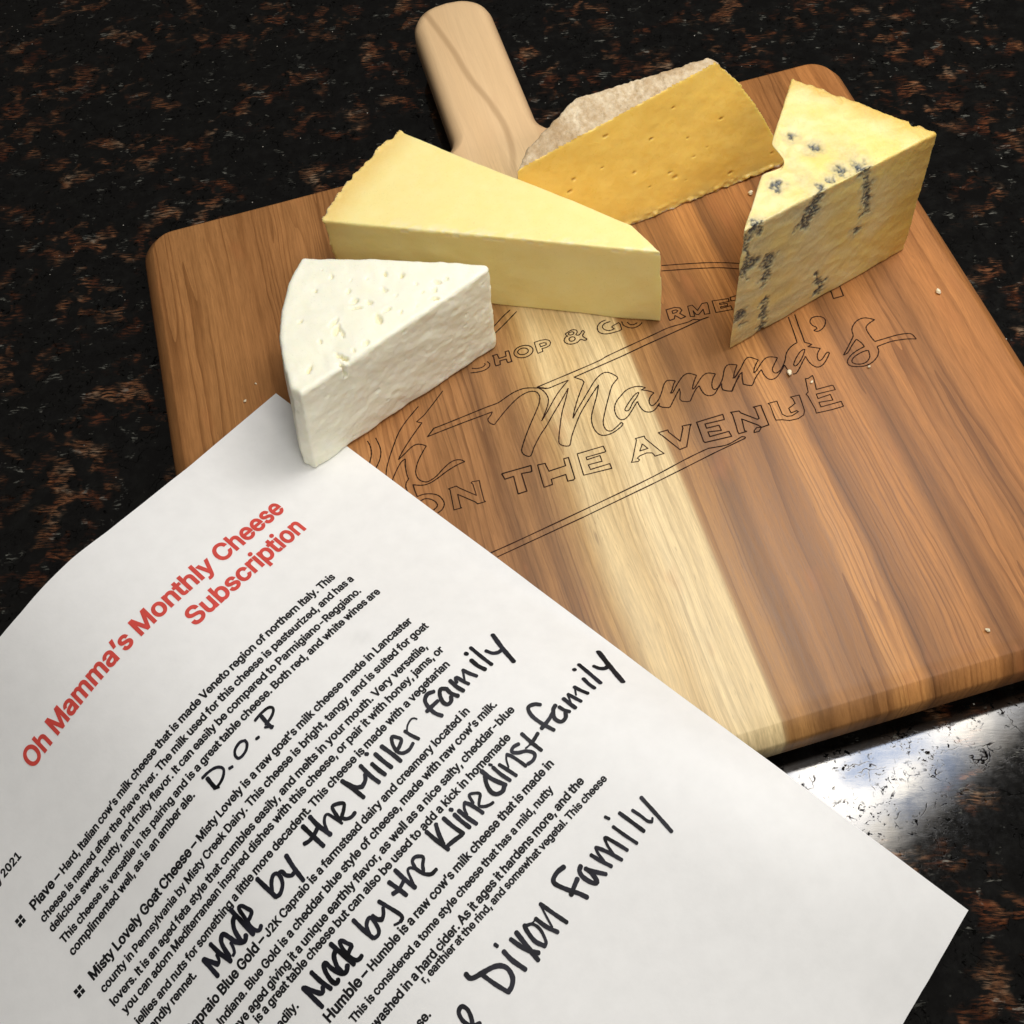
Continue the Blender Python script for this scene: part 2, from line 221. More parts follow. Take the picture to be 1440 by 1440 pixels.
12220, 1334, -8587, 10254, 1152, -7348, 8290, 939, -6105, 6334, 685, -4855, 4383, 378, -3599, 2444, 23, -2340, 519, -378, -1076, -1396, -806, 190, -3304,
-1243, 1454, -5208, -1681, -14557, 17498, 1664, -13283, 15548, 1389, -12028, 13590, 1154, -10792, 11624, 968, -9562, 9656, 800, -8327, 7689, 611, -7088, 5728,
390, -5843, 3774, 127, -4593, 1829, -183, -3338, -106, -535, -2079, -2032, -908, -817, -3953, -1291, 442, -5872, -1676, -15496, 16921, 1202, -14226, 14970,
942, -12975, 13010, 715, -11742, 11042, 533, -10515, 9071, 376, -9289, 7100, 218, -8060, 5132, 40, -6827, 3171, -170, -5586, 1217, -423, -4338, -728, -712,
-3084, -2666, -1025, -1827, -4599, -1349, -572, -6530, -1676, -16423, 16357, 711, -15165, 14400, 479, -13920, 12436, 264, -12688, 10465, 82, -11465, 8491,
-67, -10250, 6516, -195, -9034, 4540, -329, -7812, 2571, -485, -6581, 608, -677, -5340, -1347, -903, -4091, -3296, -1151, -2839, -5241, -1414, -1587, -7183,
-1681, -17356, 15795, 229, -16112, 13831, 30, -14876, 11862, -165, -13650, 9886, -338, -12431, 7908, -477, -11223, 5928, -581, -10016, 3947, -677, -8803,
1970, -788, -7579, -2, -926, -6344, -1967, -1092, -5101, -3925, -1279, -3853, -5879, -1480, -2605, -7832, -1686, -18302, 15233, -232, -17072, 13260, -398,
-15848, 11284, -561, -14631, 9302, -709, -13417, 7319, -831, -12212, 5334, -917, -11009, 3348, -987, -9800, 1364, -1062, -8581, -615, -1155, -7352, -2587,
-1269, -6113, -4553, -1400, -4868, -6515, -1542, -3623, -8476, -1689, -19258, 14669, -680, -18042, 12688, -809, -16830, 10704, -934, -15622, 8715, -1046,
-14414, 6727, -1143, -13211, 4736, -1213, -12009, 2745, -1264, -10803, 756, -1311, -9587, -1229, -1367, -8361, -3208, -1435, -7126, -5181, -1514, -5885,
-7150, -1600, -4643, -9117, -1690, -20230, 14099, -1093, -19023, 12110, -1188, -17819, 10119, -1277, -16618, 8125, -1354, -15418, 6130, -1415, -14219, 4133,
-1457, -13019, 2136, -1485, -11813, 142, -1510, -10599, -1848, -1536, -9375, -3832, -1569, -8141, -5811, -1606, -6902, -7784, -1647, -5661, -9754, -1690,
-21206, 13526, -1490, -20007, 11531, -1557, -18811, 9534, -1614, -17617, 7534, -1656, -16423, 5532, -1681, -15229, 3529, -1690, -14030, 1527, -1691, -12826,
-472, -1690, -11612, -2468, -1690, -10389, -4458, -1690, -9157, -6442, -1690, -7919, -8419, -1690, -6679, -10391, -1691],
"lines": {"T1": [[["Oh Mamma’s Monthly Cheese", 1]], 152.154, 38.051, 34.896, 0.004], "T2": [[["Subscription", 1]], 86.872, 38.509, 44.421,
0.014], "A1": [[["Piave – ", 1.2], ["Hard, Italian cow’s milk cheese that is made Veneto region of northern Italy. This", 1]], 180.537, 46.025, 64.772,
0.001], "A2": [[["cheese is named after the Piave river. The milk used for this cheese is pasteurized, and has a", 1]], 180.595, 42.398, 69.321,
0.003], "A3": [[["delicious sweet, nutty, and fruity flavor. It can easily be compared to Parmigiano-Reggiano.", 1]], 180.44, 44.063, 74.35,
-0.002], "A4": [[["This cheese is versatile in its pairing and is a great table cheese. Both red, and white wines are", 1]], 180.012, 40.083, 78.446,
0.004], "A5": [[["complimented well, as is an amber ale.", 1]], 180.207, 121.01, 81.749, 0.011], "B1": [[["Misty Lovely Goat Cheese – ", 1.2],
["Misty Lovely is a raw goat’s milk cheese made in Lancaster", 1]], 180.212, 41.123, 93.036,
0.003], "B2": [[["county in Pennsylvania by Misty Creek Dairy. This cheese is bright, tangy, and is suited for goat", 1]], 179.981, 38.932, 97.671,
0.005], "B3": [[["lovers. It is an aged feta style that crumbles easily, and melts in your mouth. Very versatile,", 1]], 180.211, 44.182, 102.818,
0.004], "B4": [[["you can adorn Mediterranean inspired dishes with this cheese, or pair it with honey, jams, or", 1]], 178.933, 41.575, 107.035,
0.004], "B5": [[["jellies and nuts for something a little more decadent. This cheese is made with a vegetarian", 1]], 178.05, 43.746, 111.731,
0.007], "B6": [[["friendly rennet.", 1]], 179.062, 156.24, 117.077, 0.0], "C1": [[["Capraio Blue Gold – ", 1.2],
["J2K Capraio is a farmstead dairy and creamery located in", 1]], 169.301, 50.23, 126.908,
-0.002], "C2": [[["Indiana. Blue Gold is a cheddar blue style of cheese, made with raw cow’s milk.", 1]], 160.534, 43.344, 131.125,
0.004], "C3": [[["have aged giving it a unique earthly flavor, as well as a nice salty, cheddar-blue", 1]], 159.897, 41.117, 136.293,
0.0], "C4": [[["is a great table cheese but can also be used to add a kick in homemade", 1]], 152.264, 47.943, 142.033, -0.017], "D1": [[["Humble – ", 1.2],
["Humble is a raw cow’s milk cheese that is made in", 1]], 137.95, 45.035, 156.06,
-0.01], "D2": [[["This is considered a tome style cheese that has a mild, nutty", 1]], 133.245, 50.617, 160.717,
-0.006], "D3": [[["washed in a hard cider. As it ages it hardens more, and the", 1]], 129.993, 42.943, 165.34,
0.0], "D4": [[["r, earthier at the rind, and somewhat vegetal. This cheese", 1]], 112.598, 38.075, 170.754, -0.027], "C5": [[["readily.", 1]], 151.705,
140.676, 145.361, 0.0], "D5": [[["se.", 1]], 121.482, 117.063, 174.209, 0.0], "Y": [[["February 2021", 1]], 195.938, 172.743, 50.411, 0.0]},
"bul": [[185.61, 63.58], [185.11, 92.4]],
"hw": [["dop", 0.9, [116.14, 81.26, 113.76, 81.46, 111.46, 82.23, 110.25, 83.48, 110.26, 84.65, 111.6, 85.78, 113.47, 86.42, 115.31, 86.48]], ["dop", 1.33, [115.2,
82.51, 115.39, 84.45, 115.48, 86.28]], ["dop", 0.73, [115.89, 86.17, 114.6, 87.05]], ["dop", 0.99, [108.8, 85.63, 107.91, 85.94]], ["dop", 0.89, [100.23,
83.28, 101.63, 82.55, 103.79, 82.93, 105.03, 84.1, 105.1, 85.48, 103.86, 85.98, 101.92, 85.62, 100.44, 84.45, 100.23, 83.28]], ["dop", 0.92, [97.67, 85.56,
96.85, 85.72]], ["dop", 1.19, [92.16, 81.81, 92.38, 84.24, 92.4, 86.61]], ["dop", 0.89, [94.23, 81.31, 91.87, 81.08, 89.27, 81.36, 88.27, 82.35, 88.88, 83.43,
90.73, 84.26, 92.9, 84.55]], ["dop", 0.79, [93.68, 85.04, 91.89, 86.57]], ["mil", 1.47, [151.82, 115.74, 151.81, 118.84, 151.81, 121.92]], ["mil", 1.47,
[151.64, 115.82, 150.55, 117.91, 149.6, 119.85]], ["mil", 1.09, [149.71, 119.95, 148.6, 119.55, 147.96, 117.94]], ["mil", 1.46, [147.3, 114.61, 147.03,
118.48, 146.18, 122.27]], ["mil", 0.98, [144.6, 121.8, 143.75, 121.57, 143.0, 120.31, 142.7, 119.02]], ["mil", 1.46, [145.58, 121.2, 145.22, 118.83, 144.56,
116.77, 143.39, 115.73, 142.42, 115.97, 141.85, 117.98, 141.47, 119.9, 140.24, 121.53, 139.07, 121.83, 138.03, 121.12]], ["mil", 1.46, [136.63, 115.19,
137.93, 115.63, 139.3, 117.4, 139.93, 119.74, 140.1, 121.4]], ["mil", 1.45, [136.28, 113.1, 136.22, 116.58, 136.34, 120.18, 136.26, 122.59]], ["mil", 1.24,
[135.18, 119.36, 134.77, 117.24, 134.48, 115.22, 133.96, 114.49, 133.12, 114.96, 132.6, 116.47, 132.26, 118.14, 133.71, 118.88, 134.95, 119.15, 135.37,
120.78, 134.96, 122.63, 134.06, 123.27, 133.04, 122.88]], ["mil", 1.44, [124.8, 113.53, 124.66, 117.34, 124.52, 120.81]], ["mil", 1.22, [124.16, 119.16,
122.64, 117.39, 120.95, 116.43, 119.79, 116.95, 119.84, 118.63, 120.9, 120.3, 123.04, 121.36, 124.52, 120.97]], ["mil", 1.25, [119.78, 117.27, 118.47, 117.64,
118.38, 119.17, 117.37, 120.47, 116.46, 120.55]], ["mil", 1.41, [114.58, 115.64, 115.4, 119.52, 115.97, 123.95]], ["mil", 1.41, [105.74, 113.72, 105.66,
117.38, 105.51, 121.9]], ["mil", 1.24, [108.78, 117.4, 107.18, 117.92, 105.06, 117.74, 103.23, 117.22]], ["mil", 1.41, [102.54, 113.43, 102.63, 116.93,
101.99, 121.29]], ["mil", 0.89, [101.88, 120.06, 100.96, 117.85, 99.59, 116.63, 98.6, 116.77, 98.15, 118.58, 97.64, 121.61]], ["mil", 1.11, [97.48, 120.81,
96.78, 117.36, 96.16, 116.25, 94.6, 116.94, 93.46, 118.23, 94.89, 119.5, 96.42, 120.39, 96.04, 121.62, 94.61, 122.44, 93.09, 122.36]], ["mil", 1.29, [89.4,
113.29, 88.84, 117.27, 88.45, 121.25]], ["mil", 1.29, [89.11, 114.62, 88.07, 117.47, 86.68, 118.82]], ["mil", 1.29, [86.71, 118.85, 84.86, 118.27, 83.6,
117.0]], ["mil", 1.3, [82.87, 114.29, 82.93, 118.43, 82.55, 121.61]], ["mil", 1.3, [80.27, 116.37, 80.16, 119.2, 79.86, 121.33]], ["mil", 1.22, [79.47, 113.0,
79.17, 113.35]], ["mil", 1.31, [77.67, 115.04, 77.51, 118.46, 77.2, 121.25]], ["mil", 1.32, [74.9, 114.82, 74.39, 118.56, 74.15, 121.97]], ["mil", 1.1,
[72.99, 119.1, 72.3, 116.77, 71.0, 115.11, 70.23, 115.98, 69.64, 117.68, 71.25, 118.65, 72.84, 119.28, 72.14, 120.85, 70.22, 121.52, 68.18, 121.04]],
["mil", 1.07, [67.24, 116.71, 66.9, 118.83, 66.15, 121.34]], ["mil", 0.58, [66.74, 117.09, 65.46, 116.05, 63.68, 115.57, 62.76, 115.95, 62.39, 116.73]],
["mil", 1.28, [53.17, 114.55, 55.02, 113.75, 56.85, 114.6, 57.6, 117.01, 57.54, 119.58, 56.73, 121.56]], ["mil", 1.27, [58.75, 117.33, 56.64, 117.37, 54.45,
117.48]], ["mil", 1.29, [50.21, 116.55, 51.24, 115.6, 52.57, 116.5, 53.6, 118.62, 53.32, 120.31, 51.89, 120.53, 50.85, 119.5]], ["mil", 1.31, [50.05, 116.72,
50.12, 118.77, 49.33, 120.88]], ["mil", 1.33, [47.51, 115.77, 47.55, 118.52, 47.09, 120.86]], ["mil", 1.15, [46.57, 117.53, 45.9, 116.37, 45.32, 116.62,
45.02, 118.63, 44.47, 120.45]], ["mil", 0.73, [44.43, 118.7, 43.2, 116.99, 42.54, 116.16]], ["mil", 1.22, [42.45, 116.07, 41.9, 118.17, 41.03, 120.33]],
["mil", 1.42, [38.36, 115.47, 38.31, 118.23, 37.69, 120.59]], ["mil", 1.34, [37.91, 112.59, 37.67, 113.02]], ["mil", 1.26, [35.35, 112.23, 35.3, 116.91,
35.11, 120.75]], ["mil", 1.25, [32.82, 116.18, 32.06, 118.01, 30.69, 118.97, 29.14, 119.1]], ["mil", 1.57, [26.98, 113.28, 28.53, 118.83, 29.62, 124.5]],
["kli", 1.41, [136.43, 143.07, 136.32, 146.74, 136.17, 150.33]], ["kli", 1.41, [136.08, 143.45, 135.1, 145.62, 134.15, 147.54]], ["kli", 1.4, [134.03, 147.67,
133.29, 148.03, 132.46, 147.16]], ["kli", 1.4, [131.89, 142.19, 131.7, 145.76, 131.12, 149.06]], ["kli", 1.4, [128.03, 149.1, 128.47, 149.39, 129.26, 149.08,
129.51, 147.7, 128.99, 145.13, 128.11, 143.63, 127.32, 143.6, 127.17, 145.78, 126.58, 148.0, 125.87, 149.18, 124.71, 149.38, 123.59, 148.59]], ["kli", 1.4,
[123.08, 143.51, 124.49, 144.23, 125.7, 146.5, 125.9, 148.52]], ["kli", 1.39, [122.77, 141.37, 122.45, 145.35, 122.13, 149.75]], ["kli", 1.2, [121.53, 147.03,
121.22, 144.21, 120.55, 142.9, 119.93, 143.25, 119.41, 144.84, 118.98, 146.05, 120.25, 146.42, 121.48, 147.09, 121.05, 149.33, 120.06, 150.01, 119.02,
149.92]], ["kli", 1.32, [113.96, 142.0, 113.9, 145.75, 113.58, 149.16]], ["kli", 1.13, [113.51, 147.78, 112.6, 145.86, 111.36, 144.97, 110.25, 145.0, 110.25,
146.6, 110.88, 148.83, 111.98, 149.74, 113.36, 149.49]], ["kli", 1.32, [109.53, 145.26, 109.28, 146.75, 108.43, 147.82]], ["kli", 1.06, [108.37, 147.89,
107.1, 147.16, 106.01, 145.95]], ["kli", 1.17, [105.61, 143.97, 104.78, 147.32, 104.09, 150.64, 104.36, 151.81, 105.27, 152.0]], ["kli", 0.73, [105.07,
152.08, 106.18, 151.79, 107.12, 151.35]], ["kli", 1.32, [100.05, 142.64, 99.55, 145.86, 99.25, 148.5]], ["kli", 1.32, [101.48, 145.55, 99.88, 146.04]],
["kli", 1.07, [99.68, 145.98, 97.98, 145.71, 96.27, 145.17]], ["kli", 1.33, [96.6, 141.79, 96.53, 145.42, 96.16, 149.01]], ["kli", 0.81, [95.91, 148.29, 95.1,
146.2, 94.27, 144.4, 93.27, 144.47, 92.47, 145.86]], ["kli", 1.11, [92.46, 145.32, 92.16, 147.43, 91.52, 148.96, 90.41, 150.05, 88.7, 150.18]], ["kli", 1.04,
[92.33, 145.46, 91.72, 143.81, 90.49, 143.45, 89.35, 144.26, 88.86, 145.35, 90.37, 146.55, 91.44, 147.82]], ["kli", 1.27, [83.27, 141.28, 83.03, 145.23,
82.56, 149.08]], ["kli", 1.27, [79.99, 141.87, 81.28, 144.12, 82.39, 147.05]], ["kli", 1.27, [81.75, 148.32, 79.36, 148.76, 77.19, 149.28]], ["kli", 1.28,
[77.37, 142.36, 77.17, 145.9, 76.65, 149.32]], ["kli", 1.28, [74.58, 143.95, 74.5, 146.9, 74.2, 149.52]], ["kli", 1.13, [74.38, 142.1, 74.08, 142.58]],
["kli", 1.28, [72.97, 144.16, 72.69, 147.36, 72.19, 150.25]], ["kli", 0.87, [72.21, 146.64, 71.47, 144.91, 70.29, 143.8]], ["kli", 1.18, [70.19, 143.92,
69.55, 145.48, 69.12, 147.52, 68.79, 149.63]], ["kli", 0.91, [68.67, 145.74, 67.91, 143.45, 66.59, 144.05, 65.54, 145.45, 66.93, 146.54, 68.06, 147.55, 67.12,
148.88, 65.64, 149.67, 64.75, 149.86]], ["kli", 1.31, [60.63, 141.41, 60.22, 145.13, 58.8, 149.24]], ["kli", 1.31, [61.0, 143.18, 62.22, 144.88, 62.99,
147.19, 62.45, 148.99, 60.67, 149.76, 59.35, 149.21]], ["kli", 1.16, [57.64, 143.21, 57.53, 146.31, 57.01, 149.28]], ["kli", 0.85, [57.78, 141.8, 57.41,
142.41]], ["kli", 1.16, [55.85, 144.04, 55.34, 146.72, 54.85, 149.66]], ["kli", 0.58, [54.57, 146.41, 53.54, 144.62, 52.57, 143.62]], ["kli", 1.05, [52.32,
143.61, 51.74, 144.99, 51.28, 147.57, 51.02, 149.92]], ["kli", 1.1, [47.79, 144.07, 49.47, 143.54, 50.77, 144.13, 49.81, 145.65, 47.83, 147.08, 46.81, 148.87,
47.14, 149.94, 48.6, 150.39, 50.23, 150.0]], ["kli", 1.19, [45.02, 142.71, 44.98, 146.34, 44.72, 150.15]], ["kli", 1.16, [41.79, 146.06, 43.99, 146.52, 45.41,
146.61]], ["kli", 0.55, [45.84, 146.59, 46.68, 146.56, 47.35, 146.42]], ["kli", 1.24, [34.82, 140.46, 35.98, 139.08, 37.96, 138.58, 39.06, 141.05, 38.8,
144.92, 37.9, 148.82]], ["kli", 1.23, [39.96, 145.86, 38.35, 145.77, 35.96, 145.42, 33.78, 144.79]], ["kli", 1.26, [31.88, 143.79, 33.46, 144.39, 35.1,
146.51, 34.62, 148.58, 32.83, 148.73, 31.53, 147.52]], ["kli", 1.18, [31.53, 144.98, 31.25, 146.69, 30.54, 148.18]], ["kli", 1.32, [28.63, 144.0, 28.59,
146.41, 28.44, 148.54]], ["kli", 0.67, [28.38, 147.0, 27.61, 145.48, 26.77, 143.99]], ["kli", 1.21, [26.54, 143.9, 26.11, 145.98, 25.63, 148.13]],
["kli", 0.6, [25.06, 145.63, 24.15, 144.51, 23.41, 143.6]], ["kli", 1.28, [23.28, 143.32, 22.8, 145.42, 22.06, 147.52]], ["kli", 1.36, [18.88, 142.86, 19.21,
145.24, 19.11, 147.43]], ["kli", 1.22, [18.53, 138.59, 18.02, 138.62]], ["kli", 1.44, [15.68, 138.04, 15.88, 142.13, 16.2, 147.15]], ["kli", 1.44, [12.51,
141.16, 11.79, 142.8, 10.31, 143.65, 8.61, 143.35]], ["kli", 1.86, [6.37, 137.35, 8.4, 143.47, 10.41, 150.69]], ["dix", 1.41, [103.19, 174.39, 103.29, 175.68,
102.38, 176.6, 99.87, 177.54, 96.94, 178.7, 95.23, 180.06, 94.53, 181.97, 95.32, 184.36, 97.12, 185.63, 98.9, 185.87]], ["dix", 1.28, [100.32, 178.0, 99.8,
181.77, 98.95, 185.72]], ["dix", 1.42, [91.99, 178.3, 92.12, 181.36, 91.48, 185.58]], ["dix", 1.17, [92.25, 175.36, 92.15, 176.02]], ["dix", 1.34, [88.33,
177.69, 87.81, 181.33, 86.98, 183.75, 85.84, 185.56]], ["dix", 1.43, [86.0, 177.67, 86.63, 181.74, 87.33, 186.61]], ["dix", 1.3, [83.06, 178.13, 83.72,
179.51, 84.26, 182.84, 83.4, 185.66]], ["dix", 0.93, [83.3, 185.71, 82.23, 185.08, 81.02, 182.05, 81.32, 179.59, 82.75, 178.53]], ["dix", 0.46, [82.13, 178.7,
81.24, 179.23, 80.37, 179.34]], ["dix", 1.27, [79.75, 179.29, 79.31, 182.87, 78.3, 185.94]], ["dix", 0.64, [78.29, 183.99, 77.37, 181.21, 76.22, 178.06]],
["dix", 1.23, [75.99, 177.77, 75.39, 182.08, 74.73, 186.15]], ["dix", 1.35, [64.22, 176.19, 66.42, 175.74, 68.57, 176.11, 69.26, 177.43, 67.97, 181.19, 66.79,
183.63, 65.99, 186.11]], ["dix", 1.35, [68.47, 182.43, 66.24, 181.65, 64.09, 181.0]], ["dix", 1.36, [60.93, 179.49, 62.16, 180.11, 62.69, 181.85, 62.2,
184.45, 61.25, 185.68, 60.6, 184.6, 60.29, 182.62, 60.47, 181.04]], ["dix", 1.23, [60.58, 180.92, 59.4, 183.37, 57.83, 186.01]], ["dix", 1.17, [56.75, 179.77,
56.13, 182.57, 55.23, 185.77]], ["dix", 0.83, [55.48, 183.28, 55.12, 180.96, 54.49, 179.47]], ["dix", 1.14, [54.39, 179.45, 53.69, 180.75, 52.78, 183.51,
51.99, 186.76]], ["dix", 0.84, [52.4, 184.19, 51.76, 181.64, 50.94, 179.8]], ["dix", 1.1, [50.77, 179.66, 50.34, 180.05, 49.64, 182.86, 48.97, 186.26]],
["dix", 1.03, [46.84, 179.41, 46.39, 183.14, 45.75, 187.06]], ["dix", 0.96, [46.34, 176.05, 45.98, 177.13]], ["dix", 1.19, [42.84, 178.37, 42.4, 182.3, 41.98,
186.4]], ["dix", 0.96, [39.85, 180.53, 39.43, 183.07, 39.24, 185.42, 38.57, 186.48]], ["dix", 0.65, [38.53, 186.52, 37.66, 185.97]], ["dix", 1.19, [35.55,
180.12, 36.14, 185.83, 36.89, 192.07]], ["dix", 1.21, [109.85, 185.32, 111.92, 183.94, 112.44, 181.55, 111.83, 179.5, 110.71, 178.81, 109.82, 179.06, 109.52,
180.58, 110.27, 182.49, 111.42, 184.12]]],
"glyphs": {",": [0.1878, [84, -119, 137, 71, 68, 71, 38, -119], [0, 1, 2, 0, 2, 3]], "-": [0.4531, [114, 244, 114, 188, 337, 188, 337, 244], [3, 0, 1, 1, 2,
3]], "j": [0.1666, [53, -29, 50, -54, 40, -72, 25, -83, 2, -87, -10, -87, -10, -143, 4, -143, 37, -139, 65, -129, 86, -113, 102, -90, 111, -63, 114, -30, 114,
379, 53, 379, 100, 468, 114, 477, 123, 490, 126, 505, 123, 521, 114, 534, 100, 543, 83, 546, 67, 543, 53, 534, 44, 521, 41, 505, 44, 490, 53, 477, 67, 468,
83, 465], [5, 6, 7, 5, 7, 8, 5, 8, 9, 5, 9, 10, 5, 10, 11, 14, 15, 0, 13, 14, 0, 12, 13, 0, 12, 0, 1, 11, 12, 1, 11, 1, 2, 11, 2, 3, 11, 3, 4, 4, 5, 11, 25,
26, 27, 24, 25, 27, 23, 24, 27, 22, 23, 27, 21, 22, 27, 20, 21, 27, 19, 20, 27, 18, 19, 27, 17, 18, 27, 16, 17, 27, 31, 16, 27, 30, 31, 27, 29, 30, 27, 27,
28, 29]], "d": [0.4244, [227, -5, 252, 4, 287, 31, 307, 59, 313, 59, 313, 0, 372, 0, 372, 509, 311, 509, 306, 319, 287, 346, 253, 373, 228, 381, 196, 384,
151, 378, 112, 361, 79, 332, 55, 293, 39, 245, 34, 189, 39, 133, 55, 84, 79, 45, 111, 16, 151, -2, 195, -8, 172, 51, 145, 66, 124, 88, 109, 117, 99, 151, 96,
189, 99, 227, 108, 261, 124, 290, 145, 311, 172, 325, 205, 330, 237, 325, 263, 312, 284, 291, 300, 263, 309, 229, 312, 189, 309, 150, 299, 115, 284, 86, 263,
65, 236, 51, 205, 47], [4, 5, 6, 7, 8, 9, 43, 4, 6, 6, 7, 9, 10, 11, 12, 10, 12, 13, 10, 13, 14, 10, 14, 15, 10, 15, 16, 22, 23, 24, 21, 22, 24, 21, 24, 25,
20, 21, 25, 19, 20, 25, 1, 2, 3, 0, 1, 3, 25, 0, 3, 43, 6, 9, 17, 18, 19, 16, 17, 19, 3, 4, 43, 3, 43, 44, 3, 44, 45, 3, 45, 46, 3, 46, 47, 25, 3, 47, 25, 47,
48, 25, 48, 49, 25, 49, 26, 25, 26, 27, 25, 27, 28, 19, 25, 28, 19, 28, 29, 19, 29, 30, 19, 30, 31, 19, 31, 32, 16, 19, 32, 16, 32, 33, 16, 33, 34, 16, 34,
35, 16, 35, 36, 10, 16, 36, 42, 43, 9, 42, 9, 10, 41, 42, 10, 40, 41, 10, 39, 40, 10, 38, 39, 10, 37, 38, 10, 36, 37, 10]], "O": [0.5333, [299, -5, 329, 1,
357, 11, 384, 25, 408, 42, 429, 63, 448, 88, 464, 115, 477, 146, 486, 179, 491, 215, 493, 254, 491, 293, 486, 329, 477, 362, 464, 393, 448, 421, 429, 445,
408, 466, 384, 484, 357, 498, 329, 508, 299, 514, 267, 516, 235, 514, 205, 508, 177, 498, 150, 484, 126, 466, 105, 445, 86, 421, 70, 393, 57, 362, 48, 329,
42, 293, 40, 254, 42, 215, 48, 179, 57, 146, 70, 115, 86, 88, 105, 63, 126, 42, 150, 25, 177, 11, 205, 1, 235, -5, 267, -7, 223, 59, 184, 76, 151, 105, 125,
144, 109, 194, 103, 254, 109, 314, 125, 364, 151, 404, 184, 433, 223, 450, 267, 456, 310, 450, 349, 433, 383, 404, 408, 365, 425, 314, 430, 254, 425, 194,
408, 144, 383, 105, 349, 76, 310, 59, 267, 53], [11, 65, 66, 64, 65, 11, 10, 11, 66, 9, 10, 66, 9, 66, 67, 64, 11, 12, 64, 12, 13, 63, 64, 13, 8, 9, 67, 7, 8,
67, 7, 67, 68, 63, 13, 14, 63, 14, 15, 62, 63, 15, 62, 15, 16, 62, 16, 17, 61, 62, 17, 6, 7, 68, 5, 6, 68, 5, 68, 69, 4, 5, 69, 3, 4, 69, 3, 69, 70, 2, 3, 70,
1, 2, 70, 1, 70, 71, 0, 1, 71, 47, 0, 71, 47, 71, 48, 46, 47, 48, 45, 46, 48, 45, 48, 49, 44, 45, 49, 43, 44, 49, 43, 49, 50, 42, 43, 50, 41, 42, 50, 41, 50,
51, 40, 41, 51, 39, 40, 51, 39, 51, 52, 61, 17, 18, 61, 18, 19, 60, 61, 19, 60, 19, 20, 60, 20, 21, 59, 60, 21, 59, 21, 22, 59, 22, 23, 58, 59, 23, 58, 23,
24, 58, 24, 25, 57, 58, 25, 57, 25, 26, 57, 26, 27, 56, 57, 27, 56, 27, 28, 56, 28, 29, 55, 56, 29, 38, 39, 52, 37, 38, 52, 37, 52, 53, 36, 37, 53, 35, 36,
53, 35, 53, 54, 34, 35, 54, 33, 34, 54, 33, 54, 55, 33, 55, 29, 32, 33, 29, 32, 29, 30, 30, 31, 32]], "r": [0.2591, [114, 0, 114, 237, 117, 262, 126, 284,
140, 301, 159, 315, 182, 323, 207, 326, 230, 324, 243, 322, 243, 384, 229, 384, 213, 385, 181, 380, 152, 367, 130, 347, 112, 321, 112, 379, 53, 379, 53, 0],
[16, 17, 18, 19, 0, 1, 9, 10, 11, 9, 11, 12, 9, 12, 13, 9, 13, 14, 9, 14, 15, 18, 19, 1, 16, 18, 1, 16, 1, 2, 16, 2, 3, 16, 3, 4, 15, 16, 4, 15, 4, 5, 15, 5,
6, 15, 6, 7, 15, 7, 8, 8, 9, 15]], "s": [0.365, [223, -5, 260, 6, 290, 24, 312, 47, 326, 75, 331, 107, 325, 142, 306, 171, 275, 194, 229, 209, 172, 223, 124,
243, 112, 258, 109, 277, 114, 299, 131, 317, 156, 329, 187, 333, 219, 328, 243, 316, 258, 298, 268, 277, 324, 290, 299, 339, 279, 358, 254, 372, 223, 381,
187, 384, 149, 381, 115, 370, 87, 354, 65, 332, 51, 305, 47, 274, 53, 237, 72, 208, 104, 186, 149, 170, 212, 155, 237, 147, 254, 136, 265, 121, 268, 103, 262,
81, 244, 62, 217, 50, 181, 45, 150, 49, 124, 60, 105, 79, 94, 107, 36, 94, 45, 63, 62, 38, 84, 18, 112, 3, 145, -5, 182, -8], [21, 22, 23, 50, 51, 52, 49, 50,
52, 49, 52, 53, 49, 53, 54, 48, 49, 54, 48, 54, 55, 48, 55, 56, 47, 48, 56, 47, 56, 57, 46, 47, 57, 46, 57, 0, 45, 46, 0, 45, 0, 1, 44, 45, 1, 44, 1, 2, 44,
2, 3, 43, 44, 3, 43, 3, 4, 43, 4, 5, 43, 5, 6, 43, 6, 7, 21, 23, 24, 21, 24, 25, 21, 25, 26, 33, 34, 35, 33, 35, 36, 33, 36, 37, 33, 37, 38, 32, 33, 38, 7, 8,
9, 30, 31, 32, 29, 30, 32, 28, 29, 32, 27, 28, 32, 26, 27, 32, 7, 9, 10, 42, 43, 7, 41, 42, 7, 40, 41, 7, 40, 7, 10, 40, 10, 11, 32, 38, 39, 39, 40, 11, 20,
21, 26, 19, 20, 26, 18, 19, 26, 17, 18, 26, 16, 17, 26, 16, 26, 32, 15, 16, 32, 14, 15, 32, 13, 14, 32, 12, 13, 32, 11, 12, 32, 11, 32, 39]], "a": [0.3892,
[215, 1, 252, 25, 277, 52, 277, 0, 337, 0, 337, 251, 333, 290, 322, 320, 306, 343, 286, 360, 239, 379, 194, 384, 133, 375, 104, 364, 79, 346, 57, 322, 41,
291, 100, 274, 118, 301, 149, 322, 196, 331, 240, 322, 267, 297, 276, 255, 273, 243, 265, 235, 234, 227, 178, 220, 125, 211, 78, 193, 58, 179, 43, 161, 34,
138, 30, 108, 35, 73, 48, 45, 68, 22, 94, 5, 126, -5, 160, -9, 130, 52, 102, 72, 92, 105, 95, 124, 103, 139, 134, 159, 175, 168, 200, 171, 231, 176, 259, 182,
276, 190, 276, 138, 272, 115, 263, 93, 248, 74, 228, 59, 202, 49, 170, 45], [2, 3, 4, 50, 25, 26, 15, 16, 17, 15, 17, 18, 14, 15, 18, 14, 18, 19, 13, 14, 19,
